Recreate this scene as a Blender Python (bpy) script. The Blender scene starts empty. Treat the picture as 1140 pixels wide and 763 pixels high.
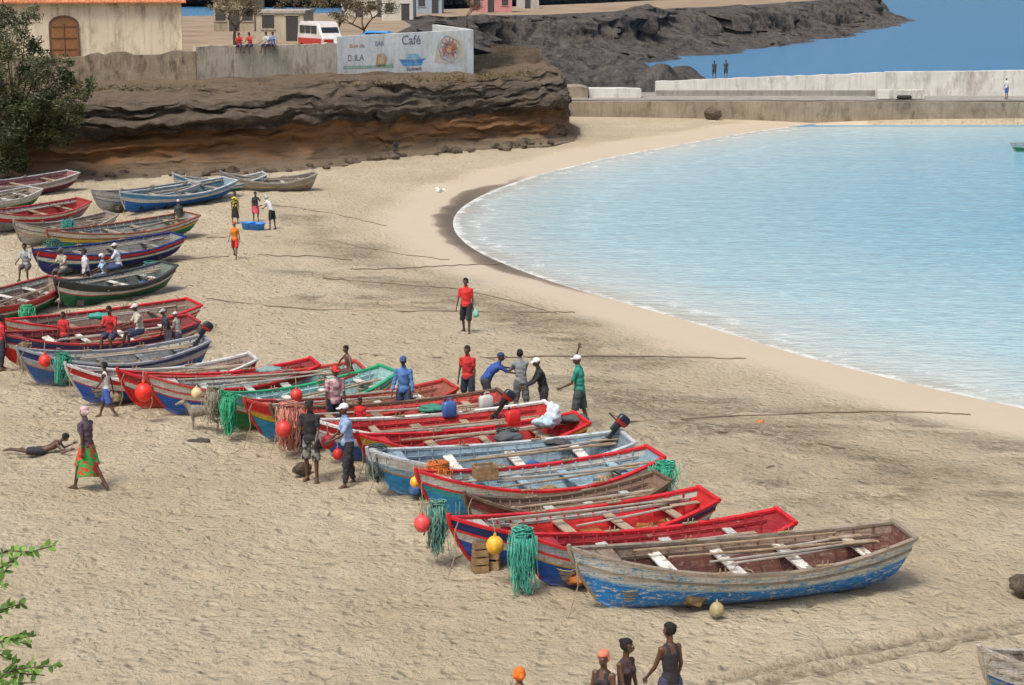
import bpy, math, random
import numpy as np
from mathutils import Vector, Matrix, noise as mnoise
random.seed(7); np.random.seed(7)
scene=bpy.context.scene
COL=scene.collection
R=math.radians
# ------------------------------------------------------------------ camera
CAMZ=11.0; F=2100.0; PITCH=math.atan(404.5/F)
cd=bpy.data.cameras.new("Camera"); cam=bpy.data.objects.new("Camera",cd); COL.objects.link(cam)
cam.location=(0,0,CAMZ); cam.rotation_euler=(math.pi/2-PITCH,0,0)
cd.sensor_width=36; cd.lens=F/1140*36; cd.clip_end=12000; cd.clip_start=0.1
scene.camera=cam
_up=Vector((0,math.sin(PITCH),math.cos(PITCH))); _fw=Vector((0,math.cos(PITCH),-math.sin(PITCH)))
def ray(px,py): return Vector((1,0,0))*(px-570)+_up*(381.5-py)+_fw*F
def G(px,py,z=0.0):
    d=ray(px,py); t=(z-CAMZ)/d.z; return Vector((d.x*t,d.y*t,z))
def W(px,py,Y):
    d=ray(px,py); t=Y/d.y; return Vector((d.x*t,Y,CAMZ+d.z*t))
# ------------------------------------------------------------------ numpy noise
def vnoise(x,y,s,seed=0):
    x=np.asarray(x)/s; y=np.asarray(y)/s
    xi=np.floor(x).astype(np.int64); yi=np.floor(y).astype(np.int64); fx=x-xi; fy=y-yi
    fx=fx*fx*(3-2*fx); fy=fy*fy*(3-2*fy)
    def h(a,b):
        n=(a*374761393+b*668265263+seed*1442695041)&0x7fffffff
        n=((n^(n>>13))*1274126177)&0x7fffffff
        return ((n^(n>>16))&0xffff)/65535.0
    return (h(xi,yi)*(1-fx)+h(xi+1,yi)*fx)*(1-fy)+(h(xi,yi+1)*(1-fx)+h(xi+1,yi+1)*fx)*fy
def sstep(a,b,x):
    t=np.clip((x-a)/(b-a),0,1); return t*t*(3-2*t)
def pdist(X,Y,pts):
    best=np.full(X.shape,1e9)
    for (x0,y0),(x1,y1) in zip(pts[:-1],pts[1:]):
        dx,dy=x1-x0,y1-y0; L=dx*dx+dy*dy+1e-9
        t=np.clip(((X-x0)*dx+(Y-y0)*dy)/L,0,1)
        best=np.minimum(best,(X-x0-t*dx)**2+(Y-y0-t*dy)**2)
    return np.sqrt(best)
def inpoly(X,Y,pts):
    ins=np.zeros(X.shape,bool); n=len(pts); j=n-1
    for i in range(n):
        xi,yi=pts[i]; xj,yj=pts[j]
        c=((yi>Y)!=(yj>Y))&(X<(xj-xi)*(Y-yi)/((yj-yi) if yj!=yi else 1e-9)+xi)
        ins^=c; j=i
    return ins
def smoothline(pts,it=2):
    for _ in range(it):
        o=[pts[0]]
        for a,b in zip(pts[:-1],pts[1:]):
            o.append((a[0]*.75+b[0]*.25,a[1]*.75+b[1]*.25)); o.append((a[0]*.25+b[0]*.75,a[1]*.25+b[1]*.75))
        o.append(pts[-1]); pts=o
    return pts
WZ=-0.5
shore_px=[(905,138),(850,145),(800,153),(740,164),(690,173),(640,184),(590,197),(540,215),(508,234),(502,255),(525,278),(570,298),(620,316),(680,333),(740,350),(800,368),(880,393),(960,414),(1050,436),(1140,455),(1300,490),(1600,545)]
shore=smoothline([(G(x,y,WZ).x,G(x,y,WZ).y) for x,y in shore_px],2)
bay=shore+[(90,20),(400,-60),(4000,-300),(4000,149),(shore[0][0],152)]
def sdist(X,Y):
    X=np.asarray(X,float);Y=np.asarray(Y,float)
    d=pdist(X,Y,shore+[(90,20),(400,-60),(4000,-300)])
    return np.where(inpoly(X,Y,bay),-d,d)
def groundz(X,Y):
    s=sdist(X,Y)
    z=np.where(s>0,-0.5+0.5*(1-np.exp(-np.maximum(s,0)/6.5)),-0.5+0.077*np.maximum(s,-40))
    z=np.where(Y>156,-3.0,z)
    return z
def gz(x,y): return float(groundz(np.array([x]),np.array([y]))[0])
def GG(px,py,dz=0):
    z=0
    for _ in range(4):
        p=G(px,py,z+dz); z=gz(p.x,p.y)
    return Vector((p.x,p.y,z+dz))
# ------------------------------------------------------------------ materials
def newmat(name):
    m=bpy.data.materials.new(name); m.use_nodes=True; nt=m.node_tree
    b=nt.nodes.get("Principled BSDF"); return m,nt,b
def N(nt,t,**kw):
    return nt.nodes.new(t)
def c4(c): return (c[0],c[1],c[2],1)
def coords(nt,scale=(1,1,1)):
    tc=N(nt,'ShaderNodeTexCoord'); mp=N(nt,'ShaderNodeMapping'); mp.inputs['Scale'].default_value=scale
    nt.links.new(tc.outputs['Object'],mp.inputs['Vector']); return mp.outputs['Vector']
def noise(nt,vec,scale,detail=4,rough=.6,dist=0):
    n=N(nt,'ShaderNodeTexNoise'); n.inputs['Scale'].default_value=scale; n.inputs['Detail'].default_value=detail
    n.inputs['Roughness'].default_value=rough; n.inputs['Distortion'].default_value=dist
    nt.links.new(vec,n.inputs['Vector']); return n.outputs['Fac']
def ramp(nt,fac,stops,interp='LINEAR'):
    r=N(nt,'ShaderNodeValToRGB'); r.color_ramp.interpolation=interp
    e=r.color_ramp.elements
    while len(e)<len(stops): e.new(0.5)
    for i,(p,c) in enumerate(stops):
        e[i].position=p; e[i].color=c4(c) if not isinstance(c,(int,float)) else (c,c,c,1)
    nt.links.new(fac,r.inputs['Fac']); return r.outputs['Color']
def mix(nt,fac,a,b,mode='MIX'):
    m=N(nt,'ShaderNodeMixRGB'); m.blend_type=mode
    for k,v in (('Fac',fac),('Color1',a),('Color2',b)):
        if isinstance(v,(int,float)): m.inputs[k].default_value=v if k=='Fac' else (v,v,v,1)
        elif isinstance(v,(tuple,list)): m.inputs[k].default_value=c4(v)
        else: nt.links.new(v,m.inputs[k])
    return m.outputs['Color']
def mth(nt,op,a,b=0.0,clamp=False):
    m=N(nt,'ShaderNodeMath'); m.operation=op; m.use_clamp=clamp
    for i,v in enumerate((a,b)):
        if isinstance(v,(int,float)): m.inputs[i].default_value=v
        else: nt.links.new(v,m.inputs[i])
    return m.outputs[0]
def attr(nt,name):
    a=N(nt,'ShaderNodeAttribute'); a.attribute_name=name; return a.outputs['Fac']
def bump(nt,b,h,strength=.5,dist=.02):
    n=N(nt,'ShaderNodeBump'); n.inputs['Strength'].default_value=strength; n.inputs['Distance'].default_value=dist
    nt.links.new(h,n.inputs['Height']); nt.links.new(n.outputs['Normal'],b.inputs['Normal'])
def mul(c,k): return (min(1,c[0]*k),min(1,c[1]*k),min(1,c[2]*k))
_mc={}
def paint(col,wear=.35,rough=.5,under=(.28,.22,.16)):
    key=('p',tuple(col),wear,rough,tuple(under))
    if key in _mc: return _mc[key]
    m,nt,b=newmat("boat_paint")
    v=coords(nt); v2=coords(nt,(1,1,3))
    n1=noise(nt,v2,2.2,6,.65); c=ramp(nt,n1,[(.3,mul(col,.62)),(.5,col),(.75,tuple(min(1,x*1.08+.015) for x in col))])
    n2=noise(nt,v2,5,9,.78,.5); lo=.74-.22*wear
    ch=ramp(nt,n2,[(lo,0.0),(lo+.025,1.0)]); n4=noise(nt,v,25,3)
    und=ramp(nt,n4,[(.3,mul(under,.6)),(.7,mul(under,1.4))])
    c=mix(nt,ch,c,und)
    # planking seams
    sp=N(nt,'ShaderNodeSeparateXYZ'); nt.links.new(v,sp.inputs[0])
    seam=ramp(nt,mth(nt,'SINE',mth(nt,'ADD',mth(nt,'MULTIPLY',sp.outputs[2],44.0),mth(nt,'MULTIPLY',n1,2.0))),[(.955,0.0),(1.0,.65)])
    c=mix(nt,seam,c,mul(col,.25))
    n3=noise(nt,coords(nt,(6,6,.7)),3,5,.7); c=mix(nt,ramp(nt,n3,[(.46,0.0),(.74,.65)]),c,(mul(col,.3)[0]+.02,mul(col,.3)[1]+.017,mul(col,.3)[2]+.012))
    # sand dust low on the hull
    dz=mth(nt,'SUBTRACT',1.0,mth(nt,'DIVIDE',sp.outputs[2],.30),True)
    c=mix(nt,mth(nt,'MULTIPLY',dz,ramp(nt,n2,[(.35,0.0),(.6,.8)])),c,(.42,.34,.24))
    nt.links.new(c,b.inputs['Base Color']); b.inputs['Roughness'].default_value=rough
    bump(nt,b,mth(nt,'SUBTRACT',mth(nt,'ADD',n2,n4),mth(nt,'MULTIPLY',seam,2.0)),.45,.014)
    _mc[key]=m; return m
def plain(name,col,rough=.75,var=.25,scale=6,bs=.2,bd=.01):
    key=(name,tuple(col),rough)
    if key in _mc: return _mc[key]
    m,nt,b=newmat(name); v=coords(nt); n=noise(nt,v,scale,5)
    c=ramp(nt,n,[(.3,mul(col,1-var)),(.7,mul(col,1+var))]); nt.links.new(c,b.inputs['Base Color'])
    b.inputs['Roughness'].default_value=rough
    bump(nt,b,noise(nt,v,scale*5,4),bs,bd); _mc[key]=m; return m
def cloth(col,pat=None):
    key=('c',tuple(col),pat)
    if key in _mc: return _mc[key]
    m,nt,b=newmat("cloth"); v=coords(nt); n=noise(nt,v,9,4)
    c=ramp(nt,n,[(.3,mul(col,.75)),(.7,mul(col,1.15))])
    if pat:
        vo=N(nt,'ShaderNodeTexVoronoi'); vo.inputs['Scale'].default_value=14; nt.links.new(v,vo.inputs['Vector'])
        hs=N(nt,'ShaderNodeSeparateColor'); nt.links.new(vo.outputs['Color'],hs.inputs[0])
        c=mix(nt,ramp(nt,hs.outputs[0],[(.5,0.0),(.52,1.0)],'CONSTANT'),c,pat)
    nt.links.new(c,b.inputs['Base Color']); b.inputs['Roughness'].default_value=.85
    bump(nt,b,noise(nt,coords(nt,(1,1,.5)),16,3),.6,.03); _mc[key]=m; return m
def skinmat(col=(.10,.05,.032)):
    key=('s',tuple(col))
    if key in _mc: return _mc[key]
    m=plain("skin",col,.45,.15,12,.08,.003); _mc[key]=m; return m
# ------------------------------------------------------------------ mesh builder
class M:
    def __init__(s): s.V=[];s.F=[];s.C=[]
    def add(s,vs,fs,mat=0):
        o=len(s.V); s.V.extend([tuple(v) for v in vs]); s.F.extend([tuple(i+o for i in f) for f in fs]); s.C.extend([mat]*len(fs))
    def loft(s,rings,mat=0,closed=True,cap=True):
        n=len(rings[0]); vs=[p for r in rings for p in r]; fs=[]
        for i in range(len(rings)-1):
            for j in range(n if closed else n-1):
                k=(j+1)%n; fs.append((i*n+j,i*n+k,(i+1)*n+k,(i+1)*n+j))
        if cap and closed: fs.append(tuple(range(n))[::-1]); fs.append(tuple((len(rings)-1)*n+j for j in range(n)))
        s.add(vs,fs,mat)
    def ell(s,cn,r,mat=0,rot=None,nu=12,nv=8):
        rings=[]
        for i in range(nv+1):
            a=-math.pi/2+math.pi*(i+.0)/nv; a=max(-1.5,min(1.5,a))
            rings.append([Vector((math.cos(a)*math.cos(t)*r[0],math.cos(a)*math.sin(t)*r[1],math.sin(a)*r[2])) for t in [2*math.pi*j/nu for j in range(nu)]])
        rings=[[ (rot@p if rot else p)+Vector(cn) for p in q] for q in rings]
        s.loft(rings,mat)
    def cap(s,A,B,ra,rb,mat=0,n=8,round_=True):
        A=Vector(A);B=Vector(B); ax=(B-A); L=ax.length
        if L<1e-6: return
        ax/=L; u=ax.orthogonal().normalized(); v=ax.cross(u); rs=[]
        seq=[(A,ra,k) for k in (-80,-40,0)]+[(B,rb,k) for k in (0,40,80)] if round_ else [(A,ra,0),(B,rb,0)]
        for P,r,k in seq:
            c=P+ax*r*math.sin(R(k)); q=r*math.cos(R(k))
            rs.append([c+u*q*math.cos(2*math.pi*j/n)+v*q*math.sin(2*math.pi*j/n) for j in range(n)])
        s.loft(rs,mat)
    def tube(s,pts,rad,mat=0,n=6):
        pts=[Vector(p) for p in pts]; rs=[]; u=None
        for i,p in enumerate(pts):
            d=(pts[min(i+1,len(pts)-1)]-pts[max(i-1,0)])
            if d.length<1e-9: d=Vector((0,0,1))
            d.normalize()
            u=(d.orthogonal() if u is None else (u-d*u.dot(d)))
            if u.length<1e-6: u=d.orthogonal()
            u.normalize(); v=d.cross(u); r=rad[i] if isinstance(rad,(list,tuple)) else rad
            rs.append([p+u*r*math.cos(2*math.pi*j/n)+v*r*math.sin(2*math.pi*j/n) for j in range(n)])
        s.loft(rs,mat)
    def box(s,cn,size,mat=0,rot=None,taper=1.0):
        x,y,z=[q/2 for q in size]
        vs=[Vector((a*x*(taper if c>0 else 1),b*y*(taper if c>0 else 1),c*z)) for c in(-1,1) for b in(-1,1) for a in(-1,1)]
        vs=[(rot@p if rot else p)+Vector(cn) for p in vs]
        s.add(vs,[(0,2,3,1),(4,5,7,6),(0,1,5,4),(2,6,7,3),(0,4,6,2),(1,3,7,5)],mat)
    def obj(s,name,mats,smooth=True,parent=None,loc=None,rotz=None,auto=None):
        me=bpy.data.meshes.new(name); me.from_pydata(s.V,[],s.F)
        for m in mats: me.materials.append(m)
        me.polygons.foreach_set('material_index',s.C); me.polygons.foreach_set('use_smooth',[smooth]*len(s.F))
        me.update()
        o=bpy.data.objects.new(name,me); COL.objects.link(o)
        if parent: o.parent=parent
        if loc is not None: o.location=loc
        if rotz is not None: o.rotation_euler=(0,0,rotz)
        if auto:
            try: me.set_sharp_from_angle(angle=R(auto))
            except Exception: pass
        return o
def empty(name,loc=(0,0,0),rot=(0,0,0)):
    o=bpy.data.objects.new(name,None); COL.objects.link(o); o.location=loc; o.rotation_euler=rot; return o
# ------------------------------------------------------------------ figures
def remesh(m,vox,sm=3):
    me=bpy.data.meshes.new("t"); me.from_pydata(m.V,[],m.F); me.update()
    o=bpy.data.objects.new("t",me); COL.objects.link(o)
    a=o.modifiers.new("r",'REMESH'); a.mode='VOXEL'; a.voxel_size=vox
    b=o.modifiers.new("s",'SMOOTH'); b.iterations=sm; b.factor=.5
    dg=bpy.context.evaluated_depsgraph_get(); ev=o.evaluated_get(dg); e=ev.to_mesh()
    n=len(e.vertices); V=np.empty(n*3); e.vertices.foreach_get('co',V); V=V.reshape(-1,3)
    Nn=np.empty(n*3); e.vertices.foreach_get('normal',Nn); Nn=Nn.reshape(-1,3)
    Fc=[tuple(p.vertices) for p in e.polygons]
    ev.to_mesh_clear(); bpy.data.objects.remove(o); bpy.data.meshes.remove(me)
    return V,Nn,Fc
def label(V,segs):
    best=np.full(len(V),1e9); lab=np.zeros(len(V),int); T=np.zeros(len(V))
    for i,(a,b,ra,rb) in enumerate(segs):
        a=np.array(a);b=np.array(b); d=b-a; t=((V-a)@d)/(d@d); tc=np.clip(t,0,1)
        q=np.linalg.norm(V-(a+tc[:,None]*d),axis=1)-(ra+(rb-ra)*tc)
        k=q<best; best[k]=q[k]; lab[k]=i; T[k]=t[k]
    return lab,T
def dirv(a,side=0,ab=0):
    return Vector((side*math.sin(R(ab)),math.sin(R(a))*math.cos(R(ab)),-math.cos(R(a))*math.cos(R(ab))))
def person(name,loc,H,yaw,legL=(4,4),legR=(-4,4),armL=(5,9,8),armR=(5,9,8),lean=3,head=0,headyaw=0,shirt=(.5,.5,.5),sleeve=.8,
           pants=(.05,.05,.08),plen=.9,skin=(.095,.048,.03),hat='hair',hatc=(.012,.01,.01),female=False,skirt=None,pat=None,ppat=None,
           vox=.016,prone=False,abd=5,footL=0,footR=0,top='shirt',hem=.45):
    hip=.09; th=.44;sh=.42
    P=Vector((0,0,0)); d1=Vector((0,math.sin(R(lean*.7)),math.cos(R(lean*.7)))); d2=Vector((0,math.sin(R(lean*1.15)),math.cos(R(lean*1.15))))
    ch=P+d1*.26; nb=ch+d2*.27; hd_=lean*.6-head
    dh=Vector((0,math.sin(R(hd_)),math.cos(R(hd_)))); nt_=nb+dh*.085; hc=nt_+dh*.105+Vector((0,.015,0))
    m=M(); segs=[]; 
    X=Vector((1,0,0))
    def ringat(c,d,rx,ry,n=14):
        y=X.cross(d)*-1; return [c+X*rx*math.cos(2*math.pi*j/n)+y*ry*math.sin(2*math.pi*j/n) for j in range(n)]
    sw=.165 if not female else .145; hw=.145 if not female else .155
    m.loft([ringat(P-d1*.10,d1,.10,.08),ringat(P-d1*.06,d1,hw-.01,.105),ringat(P+d1*.02,d1,hw,.11),ringat(P+d1*.13,d1,.12 if not female else .108,.088),
            ringat(ch,d1,.138 if not female else .122,.10),ringat(ch+d2*.12,d2,sw-.01,.11),ringat(ch+d2*.19,d2,sw-.005,.09),ringat(ch+d2*.235,d2,.12,.075),ringat(nb-d2*.01,d2,.075,.065),ringat(nb+d2*.01,d2,.055,.055)])
    segs.append((P-d1*.08,ch,.13,.13)); segs.append((ch,nb-d2*.04,.13,.12))   #0,1 torso
    if female:
        for sx in(-1,1): m.ell(ch+d2*.09+X*sx*.065+Vector((0,.08,0)),(.056,.056,.056))
    m.cap(nb-d2*.03,nt_+dh*.03,.054,.048,n=10); segs.append((nb,nt_,.055,.05)) #2 neck
    hr=Matrix.Rotation(R(headyaw),3,'Z')@Matrix.Rotation(R(-hd_),3,'X')
    m.ell(hc+hr@Vector((0,-.01,.025)),(.075,.095,.092),rot=hr,nu=16,nv=12); m.ell(hc+hr@Vector((0,.02,-.045)),(.056,.07,.068),rot=hr,nu=14,nv=10)
    m.cap(hc+hr@Vector((0,.085,.015)),hc+hr@Vector((0,.105,-.022)),.010,.017,n=8)
    for sx in(-1,1): m.ell(hc+hr@Vector((sx*.078,-.005,-.01)),(.012,.02,.032),rot=hr)
    m.ell(hc+hr@Vector((0,.082,-.055)),(.026,.016,.013),rot=hr)
    segs.append((hc+hr@Vector((0,0,-.06)),hc+hr@Vector((0,0,.05)),.06,.075)) #3 head
    fing=[]
    for sx,(a,b),fp in((-1,legL,footL),(1,legR,footR)):
        h=P+X*sx*hip-d1*.03; k=h+dirv(a,sx,abd)*th; an=k+dirv(a-b,sx,abd*.3)*sh
        m.cap(h,k,.084,.055,n=12); m.cap(k,an,.051,.035,n=10)
        m.ell(k+dirv(a-b)*.12+Vector((0,-.018,0))*math.cos(R(a-b)),(.046,.05,.10),rot=Matrix.Rotation(R(a-b),3,'X'))
        pt=dirv(90-fp,sx,10); 
        if prone: pt=dirv(10,sx,10)
        hl=an-pt*.045+Vector((0,0,-.045 if not prone else 0)); toe=an+pt*.16+Vector((0,0,-.052 if not prone else 0))
        m.cap(an,hl,.04,.036,n=8); m.cap(hl,an+pt*.07+Vector((0,0,-.04 if not prone else 0)),.034,.036,n=8); m.cap(an+pt*.05+X*.012,toe+X*.015,.034,.024,n=8); m.cap(an+pt*.05-X*.012,toe-X*.015,.034,.024,n=8)
        segs+= [(h,k,.085,.056),(k,an,.052,.036),(hl,toe,.035,.03)]  #4,5,6 / 7,8,9
    for sx,(a,ab,b) in((-1,armL),(1,armR)):
        S=nb-d2*.07+X*sx*(sw+.0); e=S+dirv(a,sx,ab)*.285; w=e+dirv(a+b,sx,ab*(.4 if ab<60 else 1))*.25
        m.ell(S,(.052,.055,.055)); m.cap(S,e,.044,.034,n=10); m.cap(e,w,.035,.024,n=10)
        hdv=(w-e).normalized(); side=hdv.cross(Vector((0,1,0) if abs(hdv.y)<.8 else (0,0,1))).normalized(); nrm=hdv.cross(side)
        pal=w+hdv*.085; rot=Matrix((side,nrm,hdv)).transposed()
        if abs(ab)<60 : rot=Matrix((nrm,side,hdv)).transposed(); side,nrm=nrm,side
        m.ell(w+hdv*.05,(.036,.017,.052),rot=rot)
        segs+=[(S,e,.045,.036),(e,w,.034,.025),(w,pal,.03,.03)] #10,11,12 /13,14,15
        for q,(o,l) in enumerate(((-.027,.062),(-.009,.075),(.010,.07),(.027,.054))):
            p0=w+hdv*.085+side*o; p1=p0+hdv*l*.5+side*o*.15; p2=p1+(hdv*.8+nrm*.5*-sx).normalized()*l*.5
            fing.append(([p0-hdv*.02,p0,p1,p2],[.009,.009,.0085,.006]))
        t0=w+hdv*.03+side*.03; fing.append(([w+hdv*.02+side*.015,t0+side*.012+hdv*.01,t0+side*.03+hdv*.035,t0+side*.035+hdv*.06],[.012,.011,.010,.007]))
    V,Nn,Fc=remesh(m,vox)
    lab,T=label(V,segs)
    hv=(V-np.array(hc))@np.array(hr)   # head local
    mats=[skinmat(skin),cloth(shirt,pat) if shirt else skinmat(skin),cloth(pants,ppat),cloth(hatc) if hat!='hair' else plain("hair",hatc,.9,.3,40,.8,.01),plain("eye",(.5,.5,.48),.3),plain("lips",mul(skin,1.3),.5)]
    mi=np.zeros(len(V),int)
    tor=(lab==0)|(lab==1)
    if shirt:
        if top=='tank': mi[((lab==0)|((lab==1)&(T<.62)))]=1; mi[(lab==1)&(T>=.62)&(np.abs(np.abs(V[:,0])-.075)<.022)]=1
        else:
            mi[tor]=1
            mi[((lab==10)|(lab==13))&(T<min(sleeve,1.01))]=1
        if sleeve>=1: mi[((lab==11)|(lab==14))&(T<(sleeve-1))]=1; mi[((lab==10)|(lab==13))]=1
    mi[(lab==0)&(T<.22)]=2
    if shirt: mi[(lab==0)&(T>.10)]=1
    mi[((lab==4)|(lab==7))&(T<plen)]=2
    if plen>=1: mi[((lab==4)|(lab==7))]=2; mi[((lab==5)|(lab==8))&(T<plen-1)]=2
    hm=lab==3
    if hat=='hair': k=hm&((hv[:,2]>.062)|((hv[:,1]<-.0)&(hv[:,2]>-.05)))
    elif hat=='cap': k=hm&(hv[:,2]>.035)
    else: k=hm&((hv[:,2]>.045)|((hv[:,1]<.0)&(hv[:,2]>-.06)))
    mi[k]=3
    disp=np.zeros(len(V)); disp[mi==1]=.016; disp[mi==2]=.022; disp[mi==3]=.012 if hat=='hair' else .016
    if top=='tank': disp[mi==1]=.006
    if shirt and top!='tank': disp[(mi==1)&(lab==0)]+=.010
    for l_ in(4,7): k=(mi==2)&(lab==l_); disp[k]+=.018*np.clip(T[k],0,1)
    fold=np.array([mnoise.noise(Vector((p[0]*9,p[1]*9,p[2]*14))) for p in V])*.018
    disp=disp+np.where((mi==1)|(mi==2),fold*(0.3 if top=='tank' else 1),0)
    V=V+Nn*disp[:,None]
    mm=M(); mm.V=[tuple(p) for p in V]; mm.F=list(Fc)
    mm.C=[int(max(mi[list(f)])) if len(set(mi[list(f)]))<3 else int(mi[f[0]]) for f in Fc]
    for pts,rr in fing: mm.tube(pts,rr,0,5)
    for sx in(-1,1):
        mm.ell(hc+hr@Vector((sx*.03,.079,.012)),(.013,.008,.008),4,rot=hr,nu=8,nv=6); mm.ell(hc+hr@Vector((sx*.03,.086,.012)),(.006,.004,.006),3 if hat=='hair' else 0,rot=hr,nu=6,nv=4)
    mm.ell(hc+hr@Vector((0,.094,-.055)),(.024,.008,.008),5,rot=hr,nu=8,nv=5)
    if hat=='cap':
        rs=[]
        for q in range(9):
            t=R(-70+140*q/8); rs.append([hc+hr@Vector((math.sin(t)*.075,.06+math.cos(t)*.0,.055)),hc+hr@Vector((math.sin(t)*.08,.06+math.cos(t)*.10,.035)),hc+hr@Vector((math.sin(t)*.08,.06+math.cos(t)*.10,.028)),hc+hr@Vector((math.sin(t)*.075,.06,.045))])
        mm.loft(rs,3)
    if hat=='scarf':
        mm.ell(hc+hr@Vector((0,-.10,.0)),(.045,.04,.04),3,rot=hr); mm.ell(hc+hr@Vector((0,-.03,.075)),(.078,.085,.05),3,rot=hr)
    if hat=='hair' and female: mm.ell(hc+hr@Vector((0,-.085,.075)),(.042,.042,.038),3,rot=hr)
    if skirt:
        mats.append(cloth(skirt,ppat)); rs=[]
        kn=max(.1,abs(math.sin(R(legL[0])))*.4); kn2=max(.1,abs(math.sin(R(legR[0])))*.4)
        for q in range(9):
            f=q/8; z=.06-f*(hem+.06); cyy=(math.sin(R(legL[0]))+math.sin(R(legR[0])))*.5*(-z)*.9
            ry=.125+f*(.05+(kn+kn2)*.25); rx=.165+f*.05
            rs.append([P+Vector((math.cos(t)*rx*(1+.05*f*math.sin(t*7)),cyy+math.sin(t)*ry*(1+.06*f*math.sin(t*6+1)),z+.03*f*math.sin(t*2))) for t in [2*math.pi*j/28 for j in range(28)]])
        mm.loft(rs,6,cap=False)
    A=np.array(mm.V)
    if prone:
        A=np.stack([A[:,0],A[:,2],-A[:,1]],1)
    A[:,2]-=A[:,2].min(); 
    A*=H/1.74
    mm.V=[tuple(p) for p in A]
    o=mm.obj(name,mats,True,loc=Vector(loc)+Vector((0,0,-.02)),rotz=R(yaw)); return o
def PP(name,px,yt,yf,yaw,H=None,z=0,**kw):
    p=GG(px,yf,z)
    if H is None:
        H=W(px,yt,p.y).z-p.z; H=max(1.15,min(1.86,H))
    vox=.016 if p.y<45 else (.02 if p.y<75 else .03)
    return person(name,p,H,yaw,vox=vox,**kw)
RED=(.55,.02,.02)
walkA=dict(legL=(24,8),legR=(-16,22),footR=-25,armL=(-20,8,12),armR=(22,8,22))
walkB=dict(legL=(-16,22),footL=-25,legR=(24,8),armL=(22,8,22),armR=(-20,8,12))
sit=dict(legL=(80,80),legR=(86,72),armL=(35,12,40),armR=(30,12,45),lean=12)
PP("walking_woman",99,451,545,60,female=True,hat='scarf',hatc=(.6,.42,.45),shirt=(.09,.06,.08),sleeve=.6,pants=(.05,.3,.08),plen=.9,skirt=(.05,.33,.07),ppat=(.6,.05,.03),hem=.62,legL=(20,6),legR=(-14,20),footR=-25,armL=(-15,10,12),armR=(18,10,22))
PP("walking_boy",120,402,466,80,shirt=(.6,.58,.55),sleeve=.1,top='tank',pants=(.05,.1,.35),**walkB)
person("lying_boy",G(48,506),1.5,-82,shirt=None,pants=(.03,.03,.04),prone=True,legL=(2,10),legR=(-4,5),armL=(120,30,80),armR=(120,30,80),lean=-28,head=25)
PP("standing_man",347,432,537,160,hat='cap',hatc=(.02,.02,.02),shirt=(.02,.02,.025),sleeve=.7,pants=(.25,.25,.22),ppat=(.03,.03,.03),plen=.98,skin=(.1,.05,.03),legL=(3,2),legR=(-4,3),armL=(10,8,30),armR=(6,10,15))
PP("standing_man",388,449,542,110,hat='cap',hatc=(.75,.75,.75),shirt=(.28,.38,.6),sleeve=.8,pants=(.03,.03,.035),plen=1.8,legL=(10,4),legR=(-8,4),armL=(30,10,40),armR=(20,10,30),lean=6)
PP("standing_man",373,408,490,200,hat='cap',hatc=(.6,.03,.03),shirt=(.6,.4,.42),pat=(.4,.2,.25),sleeve=.8,pants=(.03,.04,.07),plen=1.8,lean=10)
PP("standing_boy",402,446,498,150,shirt=RED,pants=(.03,.03,.04),H=1.2,z=.0)
PP("standing_man",450,398,475,172,hat='cap',hatc=(.04,.09,.25),shirt=(.08,.19,.42),sleeve=1.8,pants=(.05,.07,.13),plen=1.8,armL=(10,12,20),armR=(10,12,20))
PP("sitting_boy",390,374,432,120,H=1.45,z=.35,shirt=None,pants=(.1,.05,.04),skin=(.13,.065,.04),legL=(80,80),legR=(86,72),lean=12,armL=(20,50,5),armR=(20,50,0))
PP("fisherman",521,386,458,160,z=.15,shirt=(.5,.03,.03),sleeve=.6,pants=(.03,.04,.07),hat='hair')
PP("bending_fisherman",541,0,462,-70,H=1.72,z=.2,hat='cap',hatc=(.02,.05,.12),shirt=(.03,.08,.3),sleeve=.8,pants=(.04,.04,.05),lean=48,armL=(70,10,10),armR=(60,10,20),legL=(18,20),legR=(8,16),head=20)
PP("fisherman",580,391,464,20,z=.15,shirt=(.22,.24,.25),sleeve=.8,pants=(.12,.12,.13),plen=1.8,lean=8,armL=(45,8,30),armR=(40,8,40))
PP("fisherman",605,399,474,100,z=.1,hat='cap',hatc=(.8,.8,.8),shirt=(.02,.02,.025),sleeve=1.8,pants=(.03,.03,.04),plen=1.8,lean=16,armL=(40,10,30),armR=(25,10,30))
PP("fisherman",645,395,478,70,hat='cap',hatc=(.75,.72,.68),shirt=(.03,.26,.2),sleeve=.7,pants=(.06,.07,.08),plen=.95,lean=5,armL=(20,10,45),armR=(150,10,45),legL=(10,5),legR=(-8,6))
PP("walking_man",519,310,372,165,shirt=(.62,.03,.03),sleeve=.8,pants=(.02,.02,.03),plen=1.0,legL=(14,8),legR=(-10,14),footR=-15,armL=(-8,8,10),armR=(10,12,15))
PP("standing_woman",262,214,249,200,female=True,hat='scarf',hatc=(.03,.03,.03),shirt=(.55,.45,.06),pat=(.02,.02,.02),pants=(.5,.4,.05),skirt=(.02,.02,.03),hem=.6)
PP("standing_woman",285,214,248,180,female=True,shirt=(.03,.03,.03),pants=(.5,.05,.08),skirt=(.55,.08,.12),hem=.35,armL=(50,30,100))
PP("bending_woman",303,0,256,60,H=1.6,female=True,hat='scarf',hatc=(.5,.5,.5),shirt=(.6,.6,.6),pants=(.02,.02,.02),lean=30,armL=(60,8,10),armR=(50,8,10))
PP("walking_girl",262,246,287,170,female=True,hat='scarf',hatc=(.5,.12,.02),shirt=(.65,.2,.02),pants=(.5,.03,.03),**walkA)
PP("standing_man",200,223,262,30,hat='cap',hatc=(.5,.5,.45),shirt=(.05,.06,.05),pants=(.25,.18,.1),plen=1.8)
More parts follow.
